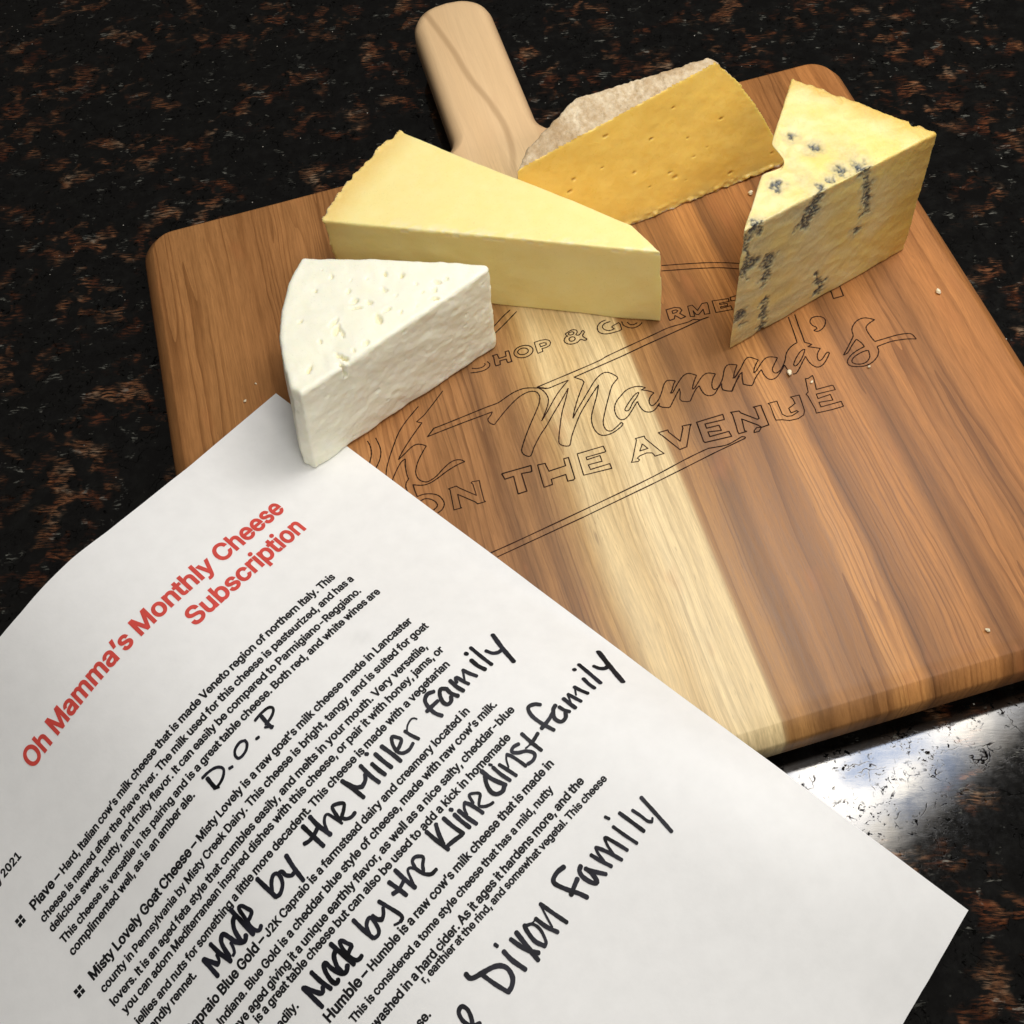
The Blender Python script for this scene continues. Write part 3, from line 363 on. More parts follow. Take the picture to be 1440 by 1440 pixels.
12, 13, 19, 11, 12, 19, 11, 19, 20, 10, 11, 20, 10, 20, 21, 9, 10, 21, 9, 21, 22, 8, 9, 22, 7, 8, 22, 7, 22, 23, 6, 7, 23, 5, 6, 23, 49, 50, 26, 48, 49, 26,
48, 26, 27, 47, 48, 27, 47, 27, 28, 2, 4, 5, 2, 5, 23, 47, 28, 29, 24, 25, 50, 39, 0, 1, 47, 29, 30, 47, 30, 31, 39, 1, 2, 38, 39, 2, 37, 38, 2, 36, 37, 2,
33, 34, 35, 33, 35, 36, 32, 33, 36, 31, 32, 36, 23, 24, 50, 46, 47, 31, 45, 46, 31, 44, 45, 31, 43, 44, 31, 43, 31, 36, 42, 43, 36, 41, 42, 36, 40, 41, 36,
57, 40, 36, 57, 36, 2, 56, 57, 2, 55, 56, 2, 54, 55, 2, 53, 54, 2, 52, 53, 2, 51, 52, 2, 50, 51, 2, 2, 23, 50]], "F": [0.41, [125, 0, 125, 221, 346, 221, 346,
278, 125, 278, 125, 452, 369, 452, 369, 509, 60, 509, 60, 0], [9, 0, 1, 1, 2, 3, 1, 3, 4, 5, 6, 7, 5, 7, 8, 4, 5, 8, 4, 8, 9, 1, 4, 9]], "V": [0.4797, [278,
0, 463, 509, 395, 509, 290, 206, 267, 138, 235, 31, 248, 31, 215, 137, 192, 206, 84, 509, 16, 509, 204, 0], [1, 2, 3, 8, 9, 10, 8, 10, 11, 0, 1, 3, 0, 3, 4,
7, 8, 11, 5, 6, 7, 0, 4, 5, 11, 0, 5, 5, 7, 11]], "g": [0.4251, [251, -147, 291, -136, 324, -117, 350, -90, 367, -54, 372, -9, 372, 379, 313, 379, 308, 319,
288, 346, 253, 373, 228, 382, 196, 384, 152, 378, 112, 361, 80, 332, 55, 293, 39, 246, 34, 191, 39, 136, 55, 90, 80, 53, 113, 27, 152, 10, 195, 5, 227, 8,
252, 16, 287, 41, 311, 68, 311, -6, 304, -47, 282, -75, 249, -92, 207, -97, 154, -88, 122, -66, 101, -41, 51, -69, 82, -110, 134, -140, 168, -148, 207, -151,
172, 63, 145, 76, 124, 96, 109, 123, 99, 155, 96, 193, 99, 229, 109, 262, 124, 290, 145, 312, 172, 325, 205, 330, 237, 325, 264, 312, 285, 291, 300, 264, 309,
231, 312, 193, 309, 154, 300, 121, 285, 95, 264, 75, 237, 63, 205, 59], [36, 37, 38, 6, 7, 8, 36, 38, 39, 36, 39, 40, 5, 6, 8, 13, 14, 15, 13, 15, 16, 12, 13,
16, 12, 16, 17, 12, 17, 18, 3, 4, 5, 2, 3, 5, 2, 5, 8, 20, 21, 22, 19, 20, 22, 18, 19, 22, 18, 22, 23, 18, 23, 24, 25, 26, 27, 24, 25, 27, 24, 27, 28, 9, 10,
11, 9, 11, 12, 8, 9, 12, 0, 1, 2, 41, 0, 2, 40, 41, 2, 35, 36, 40, 34, 35, 40, 33, 34, 40, 33, 40, 2, 32, 33, 2, 31, 32, 2, 30, 31, 2, 29, 30, 2, 28, 29, 2,
28, 59, 60, 28, 60, 61, 28, 61, 62, 28, 62, 63, 24, 28, 63, 24, 63, 64, 24, 64, 65, 24, 65, 42, 24, 42, 43, 24, 43, 44, 18, 24, 44, 18, 44, 45, 18, 45, 46,
18, 46, 47, 18, 47, 48, 18, 48, 49, 18, 49, 50, 12, 18, 50, 12, 50, 51, 12, 51, 52, 12, 52, 53, 12, 53, 54, 8, 12, 54, 8, 54, 55, 8, 55, 56, 8, 56, 57, 8, 57,
58, 59, 28, 2, 8, 58, 59, 2, 8, 59]], "2": [0.4531, [389, 0, 389, 57, 153, 60, 267, 180, 336, 259, 371, 318, 381, 372, 376, 411, 361, 445, 337, 474, 306, 497,
268, 511, 225, 516, 182, 511, 143, 496, 111, 473, 86, 442, 71, 405, 66, 362, 127, 362, 130, 390, 139, 413, 153, 433, 172, 447, 196, 457, 224, 460, 273, 449,
293, 436, 308, 419, 317, 397, 320, 371, 311, 327, 282, 282, 234, 229, 64, 47, 64, 0], [17, 18, 19, 16, 17, 19, 15, 16, 19, 0, 1, 2, 35, 0, 2, 34, 35, 2, 33,
34, 2, 33, 2, 3, 33, 3, 4, 32, 33, 4, 31, 32, 4, 31, 4, 5, 30, 31, 5, 30, 5, 6, 30, 6, 7, 30, 7, 8, 30, 8, 9, 30, 9, 10, 13, 14, 15, 12, 13, 15, 11, 12, 15,
10, 11, 15, 15, 19, 20, 15, 20, 21, 15, 21, 22, 15, 22, 23, 15, 23, 24, 10, 15, 24, 10, 24, 25, 10, 25, 26, 10, 26, 27, 10, 27, 28, 10, 28, 29, 10, 29,
30]], "p": [0.4244, [114, -143, 118, 59, 138, 31, 173, 4, 198, -5, 229, -8, 274, -2, 313, 16, 346, 45, 370, 84, 385, 133, 390, 189, 385, 245, 370, 293, 345,
332, 313, 361, 274, 378, 229, 384, 197, 381, 171, 373, 137, 346, 118, 319, 112, 319, 112, 379, 53, 379, 53, -143, 188, 51, 162, 65, 140, 86, 125, 115, 116,
150, 113, 189, 116, 229, 125, 263, 140, 291, 161, 312, 188, 325, 220, 330, 253, 325, 280, 311, 301, 290, 316, 261, 325, 227, 328, 189, 325, 151, 316, 117,
301, 88, 279, 66, 253, 51, 220, 47], [10, 11, 43, 43, 11, 12, 22, 23, 24, 10, 43, 44, 9, 10, 44, 42, 43, 12, 42, 12, 13, 41, 42, 13, 41, 13, 14, 9, 44, 45, 8,
9, 45, 40, 41, 14, 40, 14, 15, 40, 15, 16, 7, 8, 45, 40, 16, 17, 6, 7, 45, 25, 0, 1, 24, 25, 1, 18, 19, 20, 18, 20, 21, 17, 18, 21, 1, 2, 3, 1, 3, 4, 1, 4, 5,
1, 5, 6, 6, 45, 46, 6, 46, 47, 6, 47, 48, 6, 48, 49, 1, 6, 49, 39, 40, 17, 38, 39, 17, 37, 38, 17, 36, 37, 17, 36, 17, 21, 35, 36, 21, 34, 35, 21, 33, 34, 21,
32, 33, 21, 32, 21, 22, 32, 22, 24, 31, 32, 24, 31, 24, 1, 30, 31, 1, 29, 30, 1, 28, 29, 1, 27, 28, 1, 26, 27, 1, 1, 49, 26]], "f": [0.2537, [6, 379, 6, 327,
228, 327, 228, 379, 142, 0, 142, 419, 145, 443, 154, 460, 171, 470, 195, 474, 215, 472, 227, 468, 243, 521, 222, 527, 187, 530, 135, 519, 113, 505, 96, 486,
84, 461, 81, 432, 81, 0], [3, 0, 1, 1, 2, 3, 11, 12, 13, 11, 13, 14, 11, 14, 15, 20, 4, 5, 19, 20, 5, 18, 19, 5, 17, 18, 5, 16, 17, 5, 15, 16, 5, 15, 5, 6,
15, 6, 7, 15, 7, 8, 15, 8, 9, 15, 9, 10, 10, 11, 15]], "’": [0.1769, [98, 318, 151, 509, 82, 509, 52, 318], [0, 1, 2, 0, 2, 3]], "J": [0.3964, [246, 3, 294,
33, 313, 55, 326, 81, 334, 111, 336, 145, 336, 509, 272, 509, 272, 145, 266, 104, 248, 74, 220, 56, 185, 50, 149, 56, 122, 74, 104, 104, 98, 145, 98, 173, 33,
173, 33, 145, 36, 111, 44, 81, 57, 55, 75, 33, 124, 3, 185, -7], [16, 17, 18, 16, 18, 19, 16, 19, 20, 15, 16, 20, 15, 20, 21, 15, 21, 22, 14, 15, 22, 14, 22,
23, 14, 23, 24, 14, 24, 25, 5, 6, 7, 5, 7, 8, 4, 5, 8, 4, 8, 9, 3, 4, 9, 2, 3, 9, 2, 9, 10, 1, 2, 10, 0, 1, 10, 25, 0, 10, 25, 10, 11, 25, 11, 12, 25, 12, 13,
13, 14, 25]], ".": [0.1878, [113, -1, 128, 9, 138, 24, 141, 41, 138, 59, 128, 73, 113, 83, 95, 87, 78, 83, 63, 73, 53, 59, 50, 41, 53, 24, 63, 9, 78, -1, 95,
-4], [3, 4, 5, 3, 5, 6, 3, 6, 7, 3, 7, 8, 3, 8, 9, 2, 3, 9, 1, 2, 9, 0, 1, 9, 15, 0, 9, 15, 9, 10, 15, 10, 11, 14, 15, 11, 13, 14, 11, 11, 12,
13]], "A": [0.4797, [85, 0, 191, 302, 213, 371, 245, 478, 232, 478, 264, 372, 287, 302, 395, 0, 463, 0, 276, 509, 201, 509, 16, 0, 370, 142, 370, 199, 110,
199, 110, 142], [11, 0, 1, 6, 7, 8, 10, 11, 1, 6, 8, 9, 5, 6, 9, 3, 4, 5, 3, 5, 9, 3, 9, 10, 2, 3, 10, 1, 2, 10, 15, 12, 13, 13, 14, 15]], "I": [0.19, [62, 0,
128, 0, 128, 509, 62, 509], [0, 1, 2, 0, 2, 3]], "y": [0.3892, [65, -143, 91, -145, 139, -136, 177, -107, 204, -58, 371, 379, 305, 379, 224, 155, 202, 87,
184, 21, 206, 21, 187, 87, 165, 155, 84, 379, 17, 379, 163, -1, 151, -36, 130, -74, 104, -89, 71, -87, 61, -86, 47, -139], [20, 21, 0, 20, 0, 1, 20, 1, 2, 20,
2, 3, 8, 9, 10, 12, 13, 14, 5, 6, 7, 12, 14, 15, 11, 12, 15, 10, 11, 15, 10, 15, 16, 4, 5, 7, 7, 8, 10, 10, 16, 17, 4, 7, 10, 4, 10, 17, 3, 4, 17, 3, 17, 18,
3, 18, 19, 3, 19, 20]], "t": [0.2274, [6, 379, 6, 327, 204, 327, 204, 379, 65, 93, 72, 52, 92, 21, 125, 2, 168, -4, 192, -3, 213, 2, 202, 54, 185, 51, 170,
50, 150, 53, 136, 61, 128, 76, 126, 98, 126, 471, 65, 471], [3, 0, 1, 1, 2, 3, 9, 10, 11, 8, 9, 11, 7, 8, 11, 6, 7, 11, 17, 18, 19, 17, 19, 4, 17, 4, 5, 17,
5, 6, 16, 17, 6, 15, 16, 6, 14, 15, 6, 13, 14, 6, 12, 13, 6, 6, 11, 12]], "c": [0.3957, [261, -1, 306, 21, 341, 56, 363, 102, 304, 117, 292, 89, 271, 66, 243,
52, 207, 46, 173, 51, 145, 66, 124, 89, 108, 117, 99, 151, 96, 187, 99, 224, 108, 258, 124, 287, 145, 310, 173, 325, 207, 330, 242, 325, 270, 311, 290, 289,
303, 262, 362, 277, 340, 322, 305, 356, 260, 377, 207, 384, 159, 378, 117, 360, 82, 330, 56, 291, 40, 243, 34, 187, 40, 133, 56, 85, 82, 46, 117, 16, 159, -2,
207, -8], [2, 3, 4, 24, 25, 26, 24, 26, 27, 1, 2, 4, 24, 27, 28, 0, 1, 4, 38, 39, 40, 38, 40, 41, 38, 41, 0, 37, 38, 0, 30, 31, 32, 29, 30, 32, 28, 29, 32,
28, 32, 33, 34, 35, 36, 34, 36, 37, 33, 34, 37, 23, 24, 28, 22, 23, 28, 21, 22, 28, 20, 21, 28, 19, 20, 28, 19, 28, 33, 18, 19, 33, 17, 18, 33, 16, 17, 33,
15, 16, 33, 15, 33, 37, 14, 15, 37, 13, 14, 37, 12, 13, 37, 11, 12, 37, 10, 11, 37, 10, 37, 0, 0, 4, 5, 0, 5, 6, 0, 6, 7, 0, 7, 8, 0, 8, 9, 0, 9,
10]], "h": [0.41, [117, 257, 126, 283, 141, 303, 161, 317, 184, 326, 210, 329, 246, 323, 273, 304, 290, 275, 296, 235, 296, 0, 357, 0, 357, 240, 353, 285,
341, 321, 321, 349, 295, 369, 264, 380, 227, 384, 187, 379, 152, 362, 124, 332, 102, 287, 114, 287, 114, 509, 53, 509, 53, 0, 114, 0, 114, 227], [23, 24, 25,
26, 27, 28, 9, 10, 11, 9, 11, 12, 9, 12, 13, 8, 9, 13, 8, 13, 14, 7, 8, 14, 7, 14, 15, 7, 15, 16, 6, 7, 16, 6, 16, 17, 6, 17, 18, 5, 6, 18, 5, 18, 19, 5, 19,
20, 5, 20, 21, 21, 22, 23, 25, 26, 28, 4, 5, 21, 3, 4, 21, 3, 21, 23, 23, 25, 28, 23, 28, 0, 23, 0, 1, 23, 1, 2, 2, 3, 23]], "S": [0.4466, [278, -4, 323, 11,
360, 34, 386, 64, 403, 99, 408, 139, 405, 171, 395, 198, 359, 238, 312, 264, 264, 279, 212, 293, 169, 308, 131, 334, 119, 352, 115, 376, 118, 398, 129, 418,
145, 435, 167, 448, 194, 456, 225, 459, 267, 453, 302, 437, 326, 412, 337, 378, 401, 378, 394, 415, 377, 449, 351, 476, 316, 498, 275, 511, 227, 516, 180,
511, 138, 498, 102, 476, 75, 448, 58, 413, 52, 372, 60, 326, 86, 289, 128, 260, 184, 239, 245, 222, 296, 205, 332, 179, 342, 161, 346, 139, 341, 114, 329, 92,
311, 74, 286, 60, 257, 52, 224, 49, 166, 59, 142, 71, 123, 88, 110, 110, 104, 137, 38, 137, 46, 96, 64, 60, 91, 31, 128, 9, 172, -4, 224, -9], [58, 59, 60,
25, 26, 27, 24, 25, 27, 24, 27, 28, 24, 28, 29, 23, 24, 29, 23, 29, 30, 22, 23, 30, 22, 30, 31, 22, 31, 32, 21, 22, 32, 21, 32, 33, 58, 60, 61, 20, 21, 33,
20, 33, 34, 20, 34, 35, 58, 61, 62, 58, 62, 63, 20, 35, 36, 38, 39, 40, 38, 40, 41, 38, 41, 42, 37, 38, 42, 7, 8, 9, 3, 4, 5, 2, 3, 5, 1, 2, 5, 0, 1, 5, 65,
0, 5, 6, 7, 9, 5, 6, 9, 5, 9, 10, 5, 10, 11, 63, 64, 65, 19, 20, 36, 19, 36, 37, 18, 19, 37, 17, 18, 37, 16, 17, 37, 15, 16, 37, 14, 15, 37, 14, 37, 42, 5,
11, 12, 13, 14, 42, 13, 42, 43, 13, 43, 44, 12, 13, 44, 5, 12, 44, 5, 44, 45, 5, 45, 46, 5, 46, 47, 5, 47, 48, 5, 48, 49, 5, 49, 50, 65, 5, 50, 65, 50, 51,
63, 65, 51, 63, 51, 52, 63, 52, 53, 63, 53, 54, 63, 54, 55, 63, 55, 56, 63, 56, 57, 57, 58, 63]], "k": [0.3807, [177, 199, 184, 199, 360, 379, 284, 379, 121,
212, 110, 212, 110, 137, 114, 0, 114, 509, 53, 509, 53, 0, 372, 0, 191, 229, 148, 186, 294, 0], [5, 6, 0, 1, 2, 3, 1, 3, 4, 4, 5, 0, 0, 1, 4, 10, 7, 8, 8, 9,
10, 12, 13, 14, 11, 12, 14]], "q": [0.4244, [372, 379, 313, 379, 307, 319, 287, 346, 253, 373, 228, 381, 196, 384, 151, 378, 112, 361, 79, 332, 55, 293, 39,
245, 34, 189, 39, 133, 55, 84, 79, 45, 111, 16, 151, -2, 195, -8, 227, -5, 252, 4, 287, 31, 311, 59, 311, -143, 372, -143, 172, 51, 145, 66, 124, 88, 109,
117, 99, 151, 96, 189, 99, 227, 108, 261, 124, 290, 145, 311, 172, 325, 205, 330, 237, 325, 263, 312, 284, 291, 300, 263, 309, 229, 312, 189, 309, 150, 299,
115, 284, 86, 263, 65, 236, 51, 205, 47], [0, 1, 2, 22, 23, 24, 22, 24, 0, 3, 4, 5, 3, 5, 6, 3, 6, 7, 3, 7, 8, 3, 8, 9, 15, 16, 17, 14, 15, 17, 14, 17, 18,
13, 14, 18, 12, 13, 18, 19, 20, 21, 18, 19, 21, 18, 21, 22, 42, 22, 0, 42, 0, 2, 10, 11, 12, 9, 10, 12, 22, 42, 43, 22, 43, 44, 22, 44, 45, 22, 45, 46, 18,
22, 46, 18, 46, 47, 18, 47, 48, 18, 48, 25, 18, 25, 26, 18, 26, 27, 12, 18, 27, 12, 27, 28, 12, 28, 29, 12, 29, 30, 12, 30, 31, 9, 12, 31, 9, 31, 32, 9, 32,
33, 9, 33, 34, 9, 34, 35, 3, 9, 35, 41, 42, 2, 41, 2, 3, 40, 41, 3, 39, 40, 3, 38, 39, 3, 37, 38, 3, 36, 37, 3, 3, 35, 36]], "w": [0.5671, [199, 0, 248, 172,
263, 225, 277, 280, 291, 338, 277, 338, 291, 280, 305, 225, 319, 172, 368, 0, 429, 0, 545, 379, 480, 379, 434, 214, 413, 135, 391, 41, 402, 41, 382, 136, 362,
214, 316, 379, 252, 379, 206, 214, 186, 135, 165, 41, 175, 41, 154, 137, 133, 214, 87, 379, 23, 379, 138, 0], [11, 12, 13, 26, 27, 28, 3, 4, 5, 18, 19, 20,
10, 11, 13, 26, 28, 29, 10, 13, 14, 25, 26, 29, 14, 15, 16, 10, 14, 16, 9, 10, 16, 8, 9, 16, 8, 16, 17, 8, 17, 18, 7, 8, 18, 6, 7, 18, 5, 6, 18, 22, 23, 24,
24, 25, 29, 24, 29, 0, 24, 0, 1, 22, 24, 1, 21, 22, 1, 21, 1, 2, 21, 2, 3, 20, 21, 3, 20, 3, 5, 5, 18, 20]], "o": [0.4152, [256, -2, 299, 16, 333, 46, 359,
85, 376, 133, 381, 187, 376, 243, 359, 291, 333, 330, 299, 360, 256, 378, 207, 384, 159, 378, 117, 360, 82, 330, 56, 291, 40, 243, 34, 187, 40, 133, 56, 85,
82, 46, 117, 16, 159, -2, 207, -8, 173, 51, 145, 66, 124, 89, 108, 117, 99, 151, 96, 187, 99, 224, 108, 258, 124, 287, 145, 310, 173, 325, 207, 330, 242, 325,
270, 310, 292, 287, 307, 258, 316, 224, 319, 187, 316, 151, 307, 117, 292, 89, 270, 66, 242, 51, 207, 46], [41, 5, 6, 4, 5, 41, 4, 41, 42, 3, 4, 42, 40, 41,
6, 40, 6, 7, 3, 42, 43, 2, 3, 43, 39, 40, 7, 39, 7, 8, 1, 2, 43, 39, 8, 9, 0, 1, 43, 39, 9, 10, 20, 21, 22, 20, 22, 23, 19, 20, 23, 18, 19, 23, 17, 18, 23,
12, 13, 14, 11, 12, 14, 11, 14, 15, 11, 15, 16, 11, 16, 17, 0, 43, 44, 23, 0, 44, 38, 39, 10, 38, 10, 11, 23, 44, 45, 23, 45, 46, 23, 46, 47, 23, 47, 24, 23,
24, 25, 17, 23, 25, 37, 38, 11, 36, 37, 11, 35, 36, 11, 34, 35, 11, 33, 34, 11, 32, 33, 11, 32, 11, 17, 31, 32, 17, 30, 31, 17, 29, 30, 17, 28, 29, 17, 27,
28, 17, 26, 27, 17, 25, 26, 17]], "v": [0.3892, [226, 0, 371, 379, 305, 379, 224, 155, 203, 87, 184, 21, 206, 21, 187, 87, 165, 155, 84, 379, 17, 379, 163,
0], [4, 5, 6, 8, 9, 10, 1, 2, 3, 8, 10, 11, 7, 8, 11, 6, 7, 11, 6, 11, 0, 4, 6, 0, 3, 4, 0, 0, 1, 3]], "–": [0.3496, [0, 244, 0, 188, 350, 188, 350, 244], [3,
0, 1, 1, 2, 3]], "H": [0.5169, [125, 0, 125, 232, 392, 232, 392, 0, 457, 0, 457, 509, 392, 509, 392, 289, 125, 289, 125, 509, 60, 509, 60, 0], [5, 6, 7, 8, 9,
10, 11, 0, 1, 2, 3, 4, 2, 4, 5, 10, 11, 1, 2, 5, 7, 1, 2, 7, 1, 7, 8, 1, 8, 10]], "M": [0.6282, [122, 0, 122, 291, 122, 328, 121, 372, 120, 416, 119, 457,
112, 457, 129, 408, 145, 361, 159, 321, 170, 291, 286, 0, 342, 0, 456, 291, 467, 322, 482, 363, 498, 409, 507, 457, 506, 413, 505, 369, 504, 327, 504, 291,
504, 0, 568, 0, 568, 509, 476, 509, 352, 187, 342, 158, 330, 121, 318, 83, 307, 49, 322, 49, 311, 84, 299, 123, 287, 159, 277, 187, 152, 509, 60, 509, 60, 0],
[29, 30, 31, 21, 22, 23, 38, 0, 1, 4, 5, 6, 21, 23, 24, 37, 38, 1, 10, 11, 12, 28, 29, 31, 27, 28, 31, 3, 4, 6, 37, 1, 2, 37, 2, 3, 37, 3, 6, 36, 37, 6, 36,
6, 7, 35, 36, 7, 35, 7, 8, 35, 8, 9, 35, 9, 10, 34, 35, 10, 33, 34, 10, 32, 33, 10, 20, 21, 24, 19, 20, 24, 18, 19, 24, 17, 18, 24, 17, 24, 25, 16, 17, 25,
16, 25, 26, 15, 16, 26, 14, 15, 26, 13, 14, 26, 12, 13, 26, 12, 26, 27, 12, 27, 31, 31, 32, 10, 10, 12, 31]], "C": [0.5101, [305, -4, 341, 5, 373, 19, 402,
38, 428, 62, 448, 91, 463, 124, 473, 160, 408, 160, 389, 114, 357, 81, 315, 60, 267, 53, 223, 59, 184, 76, 151, 105, 125, 145, 109, 194, 103, 254, 109, 314,
125, 364, 150, 403, 184, 432, 223, 450, 267, 456, 315, 449, 357, 428, 389, 395, 408, 348, 473, 348, 463, 385, 448, 418, 427, 447, 402, 471, 373, 490, 340,
504, 267, 516, 235, 514, 205, 508, 177, 498, 150, 484, 126, 466, 104, 445, 86, 421, 70, 393, 57, 362, 48, 329, 42, 293, 40, 254, 42, 215, 48, 179, 57, 146,
70, 115, 86, 88, 104, 63, 126, 42, 150, 25, 177, 11, 205, 1, 235, -5, 267, -7], [28, 29, 30, 27, 28, 30, 6, 7, 8, 6, 8, 9, 5, 6, 9, 4, 5, 9, 4, 9, 10, 27, 30,
31, 27, 31, 32, 26, 27, 32, 3, 4, 10, 2, 3, 10, 2, 10, 11, 1, 2, 11, 0, 1, 11, 0, 11, 12, 60, 0, 12, 60, 12, 13, 26, 32, 33, 26, 33, 34, 25, 26, 34, 25, 34,
35, 25, 35, 36, 24, 25, 36, 23, 24, 36, 23, 36, 37, 23, 37, 38, 22, 23, 38, 59, 60, 13, 58, 59, 13, 58, 13, 14, 57, 58, 14, 56, 57, 14, 56, 14, 15, 22, 38,
39, 22, 39, 40, 21, 22, 40, 55, 56, 15, 54, 55, 15, 54, 15, 16, 21, 40, 41, 21, 41, 42, 20, 21, 42, 53, 54, 16, 52, 53, 16, 52, 16, 17, 51, 52, 17, 50, 51,
17, 50, 17, 18, 49, 50, 18, 48, 49, 18, 48, 18, 19, 47, 48, 19, 46, 47, 19, 46, 19, 20, 46, 20, 42, 45, 46, 42, 44, 45, 42, 42, 43, 44]], "u": [0.41, [222, 0,
257, 17, 286, 47, 307, 92, 298, 92, 298, 0, 357, 0, 357, 379, 296, 379, 296, 153, 293, 122, 283, 97, 268, 77, 249, 62, 226, 53, 200, 50, 164, 56, 137, 75,
119, 105, 114, 144, 114, 379, 53, 379, 53, 139, 57, 95, 69, 59, 89, 31, 115, 11, 146, -1, 182, -5], [4, 5, 6, 7, 8, 9, 19, 20, 21, 19, 21, 22, 19, 22, 23, 18,
19, 23, 18, 23, 24, 17, 18, 24, 17, 24, 25, 17, 25, 26, 16, 17, 26, 16, 26, 27, 16, 27, 28, 15, 16, 28, 15, 28, 0, 15, 0, 1, 15, 1, 2, 6, 7, 9, 2, 3, 4, 4, 6,
9, 2, 4, 9, 14, 15, 2, 13, 14, 2, 12, 13, 2, 11, 12, 2, 10, 11, 2, 2, 9, 10]], "B": [0.4561, [247, 0, 301, 4, 344, 18, 377, 39, 400, 67, 413, 100, 418, 136,
414, 173, 402, 203, 385, 227, 363, 245, 339, 257, 315, 267, 356, 286, 387, 320, 395, 344, 398, 374, 394, 410, 381, 442, 359, 469, 329, 491, 289, 504, 241,
509, 60, 509, 60, 0, 125, 231, 248, 231, 279, 228, 306, 218, 327, 203, 342, 184, 352, 161, 355, 137, 349, 105, 330, 80, 296, 63, 245, 57, 125, 57, 125, 452,
240, 452, 283, 446, 313, 429, 330, 403, 336, 372, 333, 348, 323, 326, 308, 309, 288, 296, 238, 285, 125, 285], [32, 6, 7, 5, 6, 32, 43, 16, 17, 5, 32, 33, 4,
5, 33, 3, 4, 33, 15, 16, 43, 42, 43, 17, 42, 17, 18, 42, 18, 19, 3, 33, 34, 2, 3, 34, 2, 34, 35, 1, 2, 35, 1, 35, 36, 0, 1, 36, 0, 36, 37, 41, 42, 19, 41, 19,
20, 40, 41, 20, 40, 20, 21, 40, 21, 22, 39, 40, 22, 38, 39, 22, 38, 22, 23, 32, 7, 8, 24, 0, 37, 15, 43, 44, 14, 15, 44, 13, 14, 44, 12, 13, 44, 32, 8, 9, 49,
38, 23, 24, 37, 25, 32, 9, 10, 23, 24, 25, 12, 44, 45, 12, 45, 46, 12, 46, 47, 12, 47, 48, 12, 48, 49, 31, 32, 10, 31, 10, 11, 31, 11, 12, 49, 23, 25, 49, 25,
26, 12, 49, 26, 12, 26, 27, 12, 27, 28, 12, 28, 29, 12, 29, 30, 30, 31, 12]], "K": [0.4667, [231, 276, 448, 509, 364, 509, 212, 344, 174, 303, 139, 261, 104,
216, 104, 145, 125, 0, 125, 193, 124, 225, 125, 334, 125, 509, 60, 509, 60, 0, 449, 0, 228, 309, 188, 259, 372, 0], [6, 7, 0, 5, 6, 0, 4, 5, 0, 3, 4, 0, 0, 1,
2, 0, 2, 3, 11, 12, 13, 14, 8, 9, 13, 14, 9, 10, 11, 13, 9, 10, 13, 18, 15, 16, 16, 17, 18]], "0": [0.4531, [279, 1, 323, 24, 359, 62, 384, 113, 393, 144,
400, 178, 404, 214, 405, 254, 404, 294, 400, 330, 393, 364, 384, 395, 358, 447, 323, 484, 279, 508, 227, 516, 174, 508, 130, 484, 95, 447, 69, 395, 60, 364,
53, 330, 49, 294, 48, 254, 49, 214, 53, 178, 60, 144, 69, 113, 95, 62, 130, 24, 174, 1, 227, -7, 192, 56, 163, 74, 140, 103, 123, 144, 113, 194, 109, 254,
113, 314, 123, 365, 140, 405, 163, 435, 192, 453, 227, 460, 261, 453, 290, 435, 313, 405, 330, 365, 340, 314, 344, 254, 340, 194, 330, 144, 313, 103, 290, 74,
261, 56, 227, 50], [7, 49, 50, 48, 49, 7, 6, 7, 50, 5, 6, 50, 5, 50, 51, 4, 5, 51, 3, 4, 51, 3, 51, 52, 2, 3, 52, 1, 2, 52, 1, 52, 53, 0, 1, 53, 31, 0, 53,
48, 7, 8, 48, 8, 9, 47, 48, 9, 47, 9, 10, 47, 10, 11, 46, 47, 11, 46, 11, 12, 46, 12, 13, 45, 46, 13, 45, 13, 14, 45, 14, 15, 45, 15, 16, 30, 31, 53, 28, 29,
30, 27, 28, 30, 16, 17, 18, 16, 18, 19, 26, 27, 30, 16, 19, 20, 25, 26, 30, 16, 20, 21, 24, 25, 30, 23, 24, 30, 16, 21, 22, 16, 22, 23, 30, 53, 54, 30, 54,
55, 30, 55, 32, 30, 32, 33, 30, 33, 34, 23, 30, 34, 23, 34, 35, 23, 35, 36, 23, 36, 37, 23, 37, 38, 23, 38, 39, 16, 23, 39, 16, 39, 40, 16, 40, 41, 16, 41,
42, 16, 42, 43, 16, 43, 44, 44, 45, 16]], "n": [0.4097, [117, 257, 126, 283, 141, 303, 161, 317, 184, 326, 210, 329, 246, 323, 273, 304, 290, 275, 296, 235,
296, 0, 357, 0, 357, 240, 353, 285, 341, 321, 321, 349, 295, 369, 264, 380, 227, 384, 187, 379, 152, 362, 124, 332, 102, 287, 112, 287, 112, 379, 53, 379, 53,
0, 114, 0, 114, 227], [23, 24, 25, 26, 27, 28, 9, 10, 11, 9, 11, 12, 9, 12, 13, 8, 9, 13, 8, 13, 14, 7, 8, 14, 7, 14, 15, 7, 15, 16, 6, 7, 16, 6, 16, 17, 6,
17, 18, 5, 6, 18, 5, 18, 19, 5, 19, 20, 5, 20, 21, 25, 26, 28, 21, 22, 23, 23, 25, 28, 21, 23, 28, 4, 5, 21, 3, 4, 21, 2, 3, 21, 1, 2, 21, 0, 1, 21, 0, 21,
28]], "i": [0.1666, [114, 0, 114, 379, 53, 379, 53, 0, 100, 468, 114, 477, 123, 490, 126, 505, 123, 521, 114, 534, 100, 543, 84, 546, 67, 543, 54, 534, 44,
521, 41, 505, 44, 490, 54, 477, 67, 468, 84, 465], [3, 0, 1, 1, 2, 3, 13, 14, 15, 13, 15, 16, 13, 16, 17, 12, 13, 17, 11, 12, 17, 10, 11, 17, 9, 10, 17, 9,
